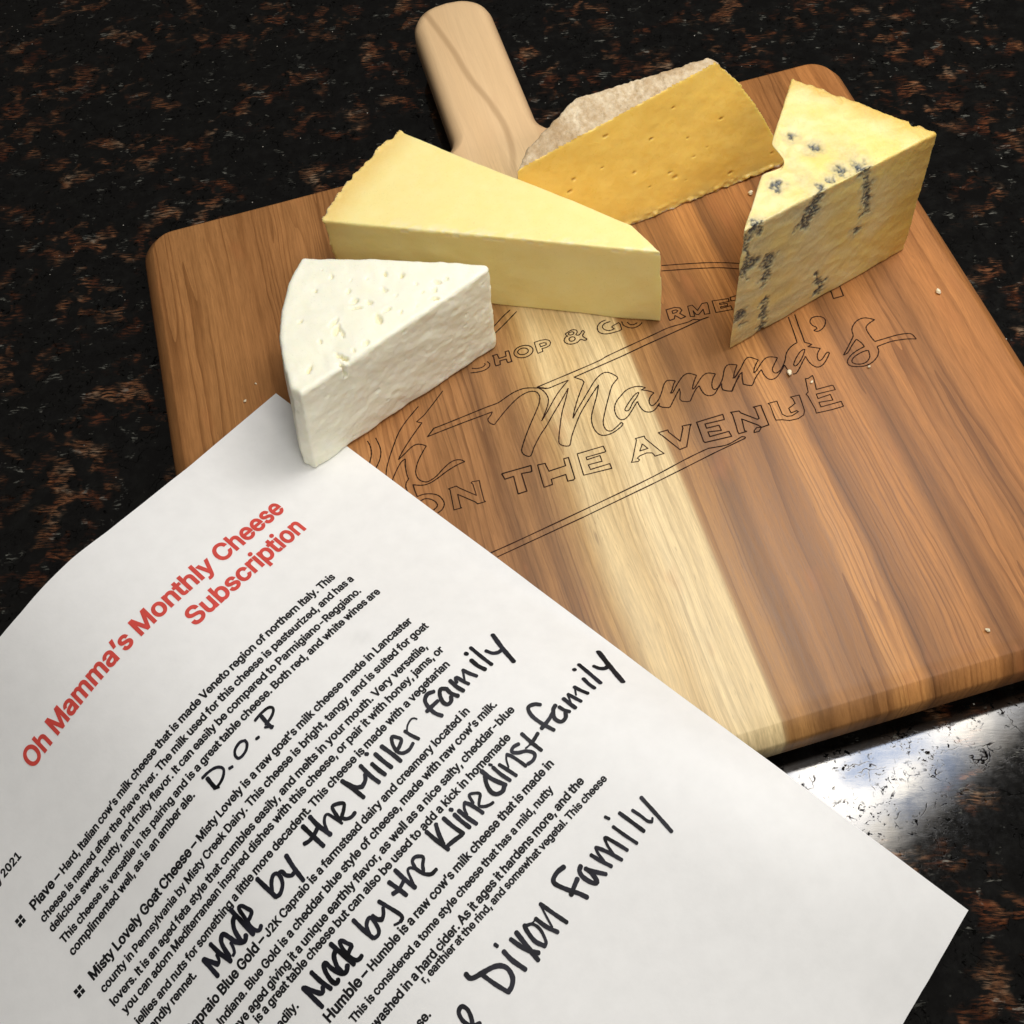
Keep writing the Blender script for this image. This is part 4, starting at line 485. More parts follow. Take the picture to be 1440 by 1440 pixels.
17, 18, 9, 18, 19, 9, 19, 4, 9, 4, 5, 9, 5, 6, 8, 9, 6, 6, 7, 8]], "e": [0.4039, [249, -5, 283, 4, 311, 19, 335, 39, 353, 63, 365, 91, 306, 105, 285, 73, 254,
53, 212, 46, 179, 50, 151, 61, 128, 80, 110, 106, 100, 139, 96, 178, 96, 211, 99, 241, 109, 270, 125, 294, 146, 313, 173, 326, 205, 330, 237, 326, 263, 314,
283, 294, 298, 269, 307, 237, 310, 202, 338, 221, 75, 221, 75, 169, 371, 169, 371, 194, 368, 242, 357, 282, 341, 315, 319, 341, 294, 361, 266, 374, 205, 384,
157, 378, 115, 359, 81, 329, 55, 290, 39, 242, 34, 187, 40, 132, 56, 85, 82, 46, 117, 16, 161, -2, 212, -8], [27, 28, 29, 4, 5, 6, 4, 6, 7, 3, 4, 7, 2, 3, 7,
2, 7, 8, 1, 2, 8, 0, 1, 8, 0, 8, 9, 52, 0, 9, 51, 52, 9, 51, 9, 10, 50, 51, 10, 49, 50, 10, 48, 49, 10, 26, 27, 29, 40, 41, 42, 39, 40, 42, 39, 42, 43, 39,
43, 44, 31, 32, 33, 35, 36, 37, 34, 35, 37, 33, 34, 37, 33, 37, 38, 33, 38, 39, 44, 45, 46, 44, 46, 47, 44, 47, 48, 25, 26, 29, 48, 10, 11, 48, 11, 12, 48,
12, 13, 48, 13, 14, 48, 14, 15, 48, 15, 16, 48, 16, 17, 29, 30, 31, 29, 31, 33, 44, 48, 17, 44, 17, 18, 44, 18, 19, 44, 19, 20, 29, 33, 39, 25, 29, 39, 24,
25, 39, 23, 24, 39, 22, 23, 39, 21, 22, 39, 39, 44, 20, 20, 21, 39]], "l": [0.167, [52, 0, 116, 0, 116, 524, 52, 524], [0, 1, 2, 0, 2, 3]], "R": [0.449, [125,
0, 125, 452, 233, 452, 269, 449, 298, 440, 319, 425, 334, 405, 342, 380, 345, 352, 342, 324, 334, 300, 319, 281, 298, 267, 269, 258, 234, 255, 96, 255, 96,
198, 236, 198, 289, 203, 333, 217, 367, 240, 390, 271, 405, 309, 409, 352, 405, 395, 390, 433, 367, 465, 333, 489, 290, 504, 236, 509, 60, 509, 60, 0, 428, 0,
303, 229, 230, 229, 353, 0], [14, 15, 16, 14, 16, 17, 14, 17, 18, 13, 14, 18, 13, 18, 19, 12, 13, 19, 12, 19, 20, 12, 20, 21, 12, 21, 22, 31, 0, 1, 30, 31, 1,
29, 30, 1, 29, 1, 2, 28, 29, 2, 28, 2, 3, 27, 28, 3, 27, 3, 4, 26, 27, 4, 25, 26, 4, 24, 25, 4, 22, 23, 24, 24, 4, 5, 24, 5, 6, 22, 24, 6, 22, 6, 7, 22, 7, 8,
22, 8, 9, 22, 9, 10, 22, 10, 11, 11, 12, 22, 35, 32, 33, 33, 34, 35]], "z": [0.3803, [339, 0, 339, 56, 126, 60, 333, 331, 333, 379, 48, 379, 48, 323, 254,
320, 42, 46, 42, 0], [5, 6, 7, 4, 5, 7, 3, 4, 7, 0, 1, 2, 9, 0, 2, 8, 9, 2, 7, 8, 2, 2, 3, 7]], "m": [0.6098, [114, 0, 114, 238, 117, 266, 126, 289, 140, 307,
158, 320, 199, 330, 229, 326, 253, 311, 269, 288, 274, 260, 274, 0, 335, 0, 335, 247, 345, 290, 374, 320, 395, 328, 419, 330, 447, 326, 473, 313, 490, 289,
496, 254, 496, 0, 557, 0, 557, 255, 553, 296, 541, 328, 522, 354, 497, 372, 468, 383, 437, 386, 381, 375, 337, 343, 322, 321, 312, 295, 321, 295, 309, 331,
287, 361, 257, 380, 219, 386, 172, 376, 132, 346, 118, 323, 112, 295, 112, 379, 53, 379, 53, 0], [43, 44, 45, 33, 34, 35, 46, 0, 1, 11, 12, 13, 10, 11, 13,
10, 13, 14, 9, 10, 14, 21, 22, 23, 21, 23, 24, 21, 24, 25, 20, 21, 25, 20, 25, 26, 20, 26, 27, 19, 20, 27, 19, 27, 28, 19, 28, 29, 18, 19, 29, 18, 29, 30, 18,
30, 31, 18, 31, 32, 45, 46, 1, 32, 33, 35, 43, 45, 1, 39, 40, 41, 38, 39, 41, 37, 38, 41, 36, 37, 41, 41, 42, 43, 43, 1, 2, 43, 2, 3, 43, 3, 4, 41, 43, 4, 41,
4, 5, 41, 5, 6, 36, 41, 6, 36, 6, 7, 35, 36, 7, 35, 7, 8, 35, 8, 9, 35, 9, 14, 32, 35, 14, 32, 14, 15, 32, 15, 16, 32, 16, 17, 17, 18, 32]], "1": [0.4531,
[391, 0, 391, 55, 76, 55, 76, 0, 198, 509, 86, 427, 86, 358, 212, 448, 212, 0, 276, 0, 276, 509], [3, 0, 1, 1, 2, 3, 5, 6, 7, 4, 5, 7, 10, 4, 7, 7, 8, 9, 7,
9, 10]], "T": [0.4486, [193, 452, 193, 0, 257, 0, 257, 452, 417, 452, 417, 509, 32, 509, 32, 452], [3, 4, 5, 6, 7, 0, 5, 6, 0, 0, 1, 2, 0, 2, 3, 0, 3,
5]], "G": [0.5203, [326, 0, 377, 19, 419, 50, 451, 91, 471, 141, 478, 200, 478, 256, 283, 256, 283, 199, 434, 199, 415, 202, 410, 160, 396, 123, 374, 93, 345,
71, 309, 57, 269, 53, 224, 59, 184, 76, 151, 105, 125, 145, 109, 194, 103, 254, 109, 314, 125, 364, 150, 404, 183, 432, 222, 450, 265, 456, 315, 448, 356,
427, 387, 393, 408, 349, 474, 349, 465, 384, 449, 416, 429, 445, 403, 469, 374, 489, 340, 504, 304, 513, 265, 516, 233, 514, 203, 508, 175, 498, 149, 484,
125, 466, 103, 445, 85, 421, 69, 393, 57, 362, 47, 329, 42, 293, 40, 254, 42, 215, 47, 179, 57, 146, 69, 116, 85, 88, 104, 64, 125, 43, 149, 25, 176, 11, 205,
1, 236, -5, 269, -7], [32, 33, 34, 31, 32, 34, 31, 34, 35, 31, 35, 36, 30, 31, 36, 30, 36, 37, 30, 37, 38, 29, 30, 38, 29, 38, 39, 29, 39, 40, 28, 29, 40, 28,
40, 41, 27, 28, 41, 9, 10, 11, 27, 41, 42, 27, 42, 43, 26, 27, 43, 26, 43, 44, 26, 44, 45, 25, 26, 45, 7, 8, 9, 25, 45, 46, 25, 46, 47, 24, 25, 47, 6, 7, 9,
5, 6, 9, 4, 5, 9, 4, 9, 11, 3, 4, 11, 3, 11, 12, 2, 3, 12, 2, 12, 13, 1, 2, 13, 1, 13, 14, 0, 1, 14, 0, 14, 15, 65, 0, 15, 65, 15, 16, 65, 16, 17, 64, 65, 17,
63, 64, 17, 63, 17, 18, 62, 63, 18, 61, 62, 18, 61, 18, 19, 60, 61, 19, 59, 60, 19, 59, 19, 20, 58, 59, 20, 57, 58, 20, 57, 20, 21, 56, 57, 21, 55, 56, 21,
55, 21, 22, 54, 55, 22, 53, 54, 22, 53, 22, 23, 52, 53, 23, 51, 52, 23, 51, 23, 24, 51, 24, 47, 51, 47, 48, 51, 48, 49, 49, 50, 51]], "L": [0.393, [361, 0,
361, 57, 125, 57, 125, 509, 60, 509, 60, 0], [0, 1, 2, 5, 0, 2, 2, 3, 4, 2, 4, 5]], "P": [0.4445, [125, 0, 125, 452, 232, 452, 268, 449, 297, 439, 318, 423,
333, 402, 342, 376, 344, 348, 342, 319, 333, 294, 318, 272, 297, 256, 269, 246, 233, 242, 109, 242, 109, 186, 235, 186, 289, 191, 332, 207, 366, 233, 390,
265, 404, 304, 409, 348, 404, 391, 390, 430, 366, 462, 332, 487, 289, 503, 235, 509, 60, 509, 60, 0], [14, 15, 16, 14, 16, 17, 14, 17, 18, 13, 14, 18, 13, 18,
19, 13, 19, 20, 13, 20, 21, 31, 0, 1, 30, 31, 1, 29, 30, 1, 29, 1, 2, 28, 29, 2, 28, 2, 3, 27, 28, 3, 27, 3, 4, 26, 27, 4, 25, 26, 4, 24, 25, 4, 21, 22, 23,
21, 23, 24, 24, 4, 5, 24, 5, 6, 21, 24, 6, 12, 13, 21, 11, 12, 21, 10, 11, 21, 9, 10, 21, 8, 9, 21, 7, 8, 21, 6, 7, 21]], "b": [0.4244, [274, -2, 313, 16,
346, 45, 370, 84, 385, 133, 390, 189, 385, 245, 370, 293, 345, 332, 313, 361, 274, 378, 229, 384, 197, 381, 171, 373, 137, 346, 114, 319, 114, 509, 53, 509,
53, 0, 112, 0, 112, 59, 118, 59, 138, 31, 172, 4, 198, -5, 229, -8, 188, 51, 162, 65, 140, 86, 125, 115, 116, 150, 113, 189, 116, 229, 125, 263, 140, 291,
161, 312, 188, 325, 220, 330, 253, 325, 280, 311, 301, 290, 316, 261, 325, 227, 328, 189, 325, 151, 316, 117, 301, 88, 279, 66, 253, 51, 220, 47], [4, 5, 43,
43, 5, 6, 18, 19, 20, 4, 43, 44, 3, 4, 44, 42, 43, 6, 42, 6, 7, 41, 42, 7, 41, 7, 8, 3, 44, 45, 2, 3, 45, 40, 41, 8, 40, 8, 9, 40, 9, 10, 1, 2, 45, 40, 10,
11, 15, 16, 17, 0, 1, 45, 15, 17, 18, 12, 13, 14, 11, 12, 14, 11, 14, 15, 22, 23, 24, 22, 24, 25, 22, 25, 0, 21, 22, 0, 0, 45, 46, 0, 46, 47, 0, 47, 48, 0,
48, 49, 21, 0, 49, 39, 40, 11, 38, 39, 11, 37, 38, 11, 36, 37, 11, 36, 11, 15, 35, 36, 15, 34, 35, 15, 33, 34, 15, 32, 33, 15, 32, 15, 18, 31, 32, 18, 31, 18,
20, 31, 20, 21, 30, 31, 21, 29, 30, 21, 28, 29, 21, 27, 28, 21, 26, 27, 21, 49, 26, 21]], "D": [0.5022, [256, 2, 291, 8, 322, 17, 351, 31, 376, 48, 398, 68,
417, 92, 433, 119, 446, 149, 455, 181, 460, 217, 462, 255, 460, 293, 455, 329, 446, 361, 433, 391, 399, 441, 353, 478, 325, 492, 294, 501, 261, 507, 225, 509,
93, 509, 93, 452, 221, 452, 275, 446, 320, 428, 354, 399, 379, 361, 394, 312, 399, 255, 394, 198, 379, 149, 354, 110, 318, 81, 272, 63, 215, 57, 96, 57, 96,
0, 219, 0, 60, 509, 60, 0, 125, 0, 125, 509], [36, 37, 38, 36, 38, 39, 35, 36, 39, 22, 23, 24, 21, 22, 24, 21, 24, 25, 20, 21, 25, 19, 20, 25, 19, 25, 26, 35,
39, 0, 35, 0, 1, 34, 35, 1, 18, 19, 26, 17, 18, 26, 16, 17, 26, 16, 26, 27, 15, 16, 27, 15, 27, 28, 15, 28, 29, 34, 1, 2, 34, 2, 3, 33, 34, 3, 33, 3, 4, 33,
4, 5, 32, 33, 5, 32, 5, 6, 32, 6, 7, 31, 32, 7, 14, 15, 29, 13, 14, 29, 12, 13, 29, 12, 29, 30, 11, 12, 30, 11, 30, 31, 11, 31, 7, 11, 7, 8, 11, 8, 9, 9, 10,
11, 43, 40, 41, 41, 42, 43]]},
"vein": [[142.5, 253.8, 59, 1.2], [147.8, 246.9, 59, 1.6], [152.8, 234.9, 59, 1.8], [158.7, 234.4, 59, 1.4], [160.2, 229.1, 59, 1.8], [143.5, 230.0, 59, 1.4], [147.7,
232.5, 59, 1.2], [130.3, 234.6, 59, 1.4], [117.5, 221.6, 59, 1.4], [120.6, 221.1, 59, 1.0], [113.7, 219.2, 59, 1.0], [140.6, 226.9, 51.1, 2.4], [139.3, 226.5,
46.1, 1.6], [141.8, 227.3, 55.1, 1.6], [163.3, 233.4, 49.1, 1.2], [164.7, 233.7, 40.8, 1.0], [164.8, 233.7, 35.1, 0.8], [163.1, 233.1, 28.3, 1.2], [126.0,
222.6, 38.2, 2.0], [125.5, 222.4, 31.5, 1.6], [118.5, 220.5, 41.9, 2.2], [115.5, 219.6, 39.5, 1.6], [116.4, 219.6, 16.7, 2.0], [118.8, 220.3, 11.0, 1.2],
[126.9, 222.7, 17.0, 1.0], [127.3, 222.7, 10.2, 1.2], [127.6, 222.7, 3.6, 1.2], [126.7, 222.4, 1.0, 1.2], [150.0, 229.2, 11.9, 0.8], [152.6, 229.9, 6.2, 1.0],
[150.3, 229.2, 5.1, 0.8], [148.5, 228.8, 16.7, 0.6]],
"pit": [[-17.7, 266.7, 42, 0.62], [-15.1, 262.6, 42, 0.99], [-21.5, 258.5, 42, 0.99], [-11.0, 254.4, 42, 1.12], [-9.8, 249.7, 42, 1.86], [-9.8, 246.4, 42, 1.61],
[-5.5, 247.5, 42, 1.49], [2.4, 257.5, 42, 1.24], [-3.7, 257.6, 42, 0.62], [0.6, 251.4, 42, 1.49], [7.6, 255.0, 42, 1.36], [11.5, 249.9, 42, 0.93], [16.1,
241.9, 42, 1.61], [18.4, 248.4, 42, 1.61], [26.6, 242.5, 42, 1.24], [9.4, 240.6, 42, 0.74], [-0.4, 242.2, 42, 1.61], [-3.7, 239.7, 42, 2.11], [4.1, 239.8, 42,
0.99], [-18.2, 242.8, 42, 1.86], [-17.8, 239.7, 42, 2.11], [-16.4, 237.6, 42, 1.61], [-28.7, 247.1, 42, 0.99], [-24.1, 236.5, 42, 1.12], [-10.0, 231.0, 42,
1.49], [-18.3, 228.2, 42, 2.23], [-18.9, 224.7, 42, 1.61], [-29.3, 227.2, 42, 1.49], [-9.1, 258.9, 42, 0.62], [16.7, 245.7, 42, 1.36], [-14.1, 229.2, 42,
0.87], [3.8, 247.5, 42, 0.74], [12.6, 245.8, 42, 0.74], [-10.3, 223.6, 42, 0.99], [21.5, 248.7, 42, 0.99]],
"eye": [[93.5, 299.5, 36.0, 0.8], [111.3, 299.5, 28.8, 0.64], [121.1, 304.0, 36.7, 0.48], [140.0, 303.0, 26.4, 0.8], [128.0, 297.5, 16.8, 0.64], [103.0, 294.7, 19.4,
0.64], [117.7, 295.0, 14.2, 0.8], [119.5, 294.4, 11.8, 0.96], [124.0, 294.1, 9.3, 0.48], [142.9, 295.5, 5.2, 0.96], [79.2, 293.3, 25.4, 0.8], [77.1, 291.6,
21.7, 0.96], [161.0, 298.7, 6.4, 0.64], [125.9, 300.0, 24.3, 0.48], [90.8, 295.2, 25.5, 0.48], [108.8, 292.8, 12.0, 0.48], [133.5, 298.9, 18.2, 0.32]],
"crumb": [[193.7, 218.5], [129.9, 202.2], [135.7, 196.4], [148.4, 286.7], [149.6, 93.9], [-59.0, 253.7], [156.9, 195.9], [-54.0, 260.3], [194.0, 248.1]],
"crackline": [[[160.0, 232.6, 60.2], [166.7, 234.2, 34.6], 1.1], [[162.7, 233.2, 51.6], [164.7, 233.6, 35.9], 0.9], [[126.2, 222.7, 40.8], [125.2, 222.3, 27.4], 1.5],
[[127.3, 222.8, 18.6], [127.5, 222.6, -0.4], 1.3], [[149.1, 229.0, 16.2], [152.4, 229.8, 2.5], 0.5], [[151.1, 229.5, 9.2], [154.2, 230.4, 8.9], 0.5], [[114.6,
219.5, 56.8], [117.8, 220.2, 34.5], 0.7], [[140.3, 226.8, 51.3], [135.0, 225.3, 46.6], 1.0], [[149.0, 229.5, 66.7], [162.3, 233.2, 56.4], 1.2], [[123.3,
222.2, 73.4], [125.1, 222.7, 71.7], 0.8]],
"smudge": [55.5, 86.3]
}


def pairs(a, n=2):
    return [tuple(a[i:i + n]) for i in range(0, len(a), n)]


D["glyphs"] = {c: (w, [(x / 1000, y / 1000) for x, y in pairs(v)], pairs(f, 3)) for c, (w, v, f) in D["glyphs"].items()}
D["hw"] = [(g, w, pairs(p)) for g, w, p in D["hw"]]
D["engr"] = [(g, k, pairs(p)) for g, k, p in D["engr"]]

# ------------------------------------------------------------------ small helpers


def tag(o, label=None, cat=None, group=None, kind=None):
    for k, v in (("label", label), ("category", cat), ("group", group), ("kind", kind)):
        if v:
            o[k] = v
    return o


def empty(name, loc, label, cat, group=None):
    o = bpy.data.objects.new(name, None)
    o.empty_display_size = 0.02
    o.location = loc
    col.objects.link(o)
    return tag(o, label, cat, group)


def mesh_obj(name, V, F, mat, parent=None, smooth=False, attrs=None):
    me = bpy.data.meshes.new(name)
    me.from_pydata([tuple(v) for v in V], [], [tuple(f) for f in F])
    me.update()
    if smooth:
        me.shade_smooth()
    for k, (typ, data) in (attrs or {}).items():
        a = me.attributes.new(k, typ, 'POINT')
        a.data.foreach_set('vector' if typ == 'FLOAT_VECTOR' else 'value', np.asarray(data, np.float32).ravel())
    me.materials.append(mat)
    o = bpy.data.objects.new(name, me)
    col.objects.link(o)
    if parent is not None:
        o.parent = parent
        o.matrix_parent_inverse = Matrix.Translation(-Vector(parent.location))
    return o


class NT:
    """a little sugar for building node trees"""
    def __init__(self, name):
        self.mat = bpy.data.materials.new(name)
        self.mat.use_nodes = True
        self.t = self.mat.node_tree
        self.p = self.t.nodes["Principled BSDF"]

    def n(self, typ, **kw):
        nd = self.t.nodes.new("ShaderNode" + typ)
        for k, v in kw.items():
            setattr(nd, k, v)
        return nd

    def put(self, sock, v):
        if hasattr(v, "is_output"):
            self.t.links.new(v, sock)
        elif v is not None:
            sock.default_value = v

    def set(self, **kw):
        for k, v in kw.items():
            self.put(self.p.inputs[k.replace("_", " ")], v)

    def math(self, op, a, b=None, c=None, clamp=False):
        m = self.n("Math", operation=op, use_clamp=clamp)
        self.put(m.inputs[0], a)
        if b is not None: self.put(m.inputs[1], b)
        if c is not None: self.put(m.inputs[2], c)
        return m.outputs[0]

    def xyz(self, x, y, z):
        c = self.n("CombineXYZ")
        for i, v in enumerate((x, y, z)):
            self.put(c.inputs[i], v)
        return c.outputs[0]

    def noise(self, vec, scale=1.0, detail=2.0, rough=0.5, dist=0.0):
        x = self.n("TexNoise")
        self.put(x.inputs["Vector"], vec)
        x.inputs["Scale"].default_value = scale
        x.inputs["Detail"].default_value = detail
        x.inputs["Roughness"].default_value = rough
        x.inputs["Distortion"].default_value = dist
        return x.outputs["Fac"]

    def ramp(self, fac, stops, interp='LINEAR'):
        r = self.n("ValToRGB")
        cr = r.color_ramp
        cr.interpolation = interp
        while len(cr.elements) < len(stops):
            cr.elements.new(0.5)
        for e, (p, c) in zip(cr.elements, stops):
            e.position = p
            e.color = tuple(c) + (1,) if hasattr(c, '__len__') else (c, c, c, 1)
        self.put(r.inputs[0], fac)
        return r.outputs[0]

    def rng(self, v, a, b, c=0.0, d=1.0, smooth=False):
        m = self.n("MapRange")
        if smooth: m.interpolation_type = 'SMOOTHSTEP'
        for i, q in zip((1, 2, 3, 4), (a, b, c, d)):
            m.inputs[i].default_value = q
        self.put(m.inputs[0], v)
        return m.outputs[0]

    def mix(self, fac, a, b, blend='MIX'):
        m = self.n("Mix", data_type='RGBA', blend_type=blend)
        self.put(m.inputs[0], fac)
        self.put(m.inputs[6], a if hasattr(a, 'is_output') else tuple(a) + (1,))
        self.put(m.inputs[7], b if hasattr(b, 'is_output') else tuple(b) + (1,))
        return m.outputs[2]

    def bump(self, h, strength=0.3, dist=0.001, normal=None):
        b = self.n("Bump")
        b.inputs["Strength"].default_value = strength
        b.inputs["Distance"].default_value = dist
        self.put(b.inputs["Height"], h)
        if normal is not None: self.put(b.inputs["Normal"], normal)
        return b.outputs[0]

    def obj(self):
        return self.n("TexCoord").outputs["Object"]

    def attr(self, name, out="Fac"):
        a = self.n("Attribute"); a.attribute_name = name
        return a.outputs[out]


def sep(nt_, v):
    s = nt_.n("SeparateXYZ"); nt_.put(s.inputs[0], v)
    return s.outputs[0], s.outputs[1], s.outputs[2]


# --- numpy value noise for sculpting
def _hash(i, j, k, s):
    h = (i * 374761393 + j * 668265263 + k * 2147483647 + s * 974634777) & 0xFFFFFFFF
    h = ((h ^ (h >> 13)) * 1274126177) & 0xFFFFFFFF
    h = (h ^ (h >> 16)) & 0xFFFFFF
    return h / float(0xFFFFFF)


def vnoise(p, s=0):
    p = np.asarray(p, float)
    i = np.floor(p).astype(np.int64); f = p - i
    f = f * f * f * (f * (f * 6 - 15) + 10)
    r = 0
    for a in (0, 1):
        for b in (0, 1):
            for c in (0, 1):
                w = (f[:, 0] if a else 1 - f[:, 0]) * (f[:, 1] if b else 1 - f[:, 1]) * (f[:, 2] if c else 1 - f[:, 2])
                r = r + w * _hash(i[:, 0] + a, i[:, 1] + b, i[:, 2] + c, s)
    return r * 2 - 1


def fbm(p, s=0, o=4, g=0.5):
    r, a = 0, 1.0
    for k in range(o):
        r = r + a * vnoise(p * 2 ** k, s + k * 17); a *= g
    return r


def sstep(a, b, x):
    t = np.clip((x - a) / (b - a), 0, 1)
    return t * t * (3 - 2 * t)


def cat(pts, n=6, closed=False):
    """Catmull-Rom through 2D points"""
    p = np.array(pts, float); N = len(p)
    if N < 3:
        t = np.linspace(0, 1, 5)[:, None]
        return p[0] * (1 - t) + p[-1] * t
    out = []
    for i in range(N if closed else N - 1):
        a, b = p[i], p[(i + 1) % N]
        z = p[i - 1] if (closed or i > 0) else 2 * a - b
        c = p[(i + 2) % N] if (closed or i < N - 2) else 2 * b - a
        for k in range(n):
            t = k / n
            out.append(.5 * (2 * a + (b - z) * t + (2 * z - 5 * a + 4 * b - c) * t * t + (3 * a - z - 3 * b + c) * t ** 3))
    out.append(p[0] if closed else p[-1])
    return np.array(out)


# ------------------------------------------------------------------ materials


def mat_granite():
    m = NT("dark_granite")
    p = m.obj()
    x, y, z = sep(m, p)
    al = m.math('SUBTRACT', x, m.math('MULTIPLY', y, 0.28)); ac = m.math('ADD', y, m.math('MULTIPLY', x, 0.28))
    st = m.xyz(m.math('MULTIPLY', al, 0.85), ac, 0.0)           # flakes are drawn out sideways
    fine = m.xyz(m.math('MULTIPLY', al, 0.17), m.math('ADD', ac, m.math('MULTIPLY', m.noise(p, 70, 2.0), 0.004)), 0.0)
    clus = m.noise(st, 36, 3.0, 0.55, 0.5)
    clus2 = m.noise(st, 120, 2.0, 0.55, 0.4)
    streak = m.noise(fine, 1150, 3.0, 0.65, 0.4)
    grain = m.noise(p, 1300, 2.0, 0.6)
    a = m.rng(clus, 0.47, 0.60, smooth=True)
    b = m.rng(clus2, 0.47, 0.62, smooth=True)
    c = m.rng(streak, 0.40, 0.68, smooth=True)
    fl = m.math('MULTIPLY', m.math('MULTIPLY', a, b), c)
    tone = m.ramp(m.noise(st, 70, 3.0, 0.6), [(0.3, (0.050, 0.012, 0.005)), (0.45, (0.13, 0.040, 0.015)), (0.56, (0.23, 0.100, 0.044)), (0.68, (0.30, 0.20, 0.125))])
    dark = m.mix(m.rng(m.noise(p, 160, 4.0, 0.65), 0.45, 0.7), (0.0020, 0.0019, 0.0018), (0.0065, 0.0066, 0.0060))
    base = m.mix(fl, dark, tone)
    grey = m.math('MULTIPLY', m.rng(m.noise(st, 150, 3.0, 0.6, 0.5), 0.60, 0.68, smooth=True), m.rng(streak, 0.5, 0.7))
    base = m.mix(grey, base, (0.20, 0.20, 0.17))
    spark = m.n("TexVoronoi"); spark.feature = 'F1'; m.put(spark.inputs["Vector"], p); spark.inputs["Scale"].default_value = 210
    sk = m.math('MULTIPLY', m.rng(spark.outputs["Distance"], 0.07, 0.03), m.rng(m.noise(p, 33, 2), 0.56, 0.62))
    base = m.mix(sk, base, (0.55, 0.52, 0.45))
    # tiny open pits and hairline cracks in the polish
    pit = m.math('MULTIPLY', m.rng(m.noise(p, 520, 4.0, 0.72, 0.8), 0.565, 0.60), m.rng(m.noise(p, 95, 2.0, 0.5), 0.45, 0.56))
    cr = m.n("TexVoronoi"); cr.feature = 'DISTANCE_TO_EDGE'
    m.put(cr.inputs["Vector"], m.n("VectorMath", operation='ADD').outputs[0])
    warp = cr.inputs["Vector"].links[0].from_node
    m.put(warp.inputs[0], p)
    nn = m.n("TexNoise"); m.put(nn.inputs["Vector"], p); nn.inputs["Scale"].default_value = 60; nn.inputs["Detail"].default_value = 4
    sc = m.n("VectorMath", operation='SCALE'); m.put(sc.inputs[0], nn.outputs["Color"]); sc.inputs["Scale"].default_value = 0.02
    m.put(warp.inputs[1], sc.outputs[0]); cr.inputs["Scale"].default_value = 80
    crack = m.math('MULTIPLY', m.rng(cr.outputs["Distance"], 0.016, 0.004), m.rng(m.noise(p, 150, 3.0), 0.50, 0.58))
    pits = m.math('MAXIMUM', pit, crack)
    m.set(Base_Color=base, Roughness=m.rng(m.noise(p, 350, 4.0, 0.7), 0.3, 0.7, 0.045, 0.10), IOR=2.15,
          Specular_IOR_Level=m.rng(pits, 0, 1, 0.5, 0.0),
          Normal=m.bump(m.math('SUBTRACT', m.math('MULTIPLY', m.noise(p, 45, 3), 0.8), m.math('ADD', m.math('MULTIPLY', pits, 0.05), m.math('MULTIPLY', m.noise(fine, 900, 4.0, 0.7), 0.07))), 0.06, 0.0010))
    return m.mat


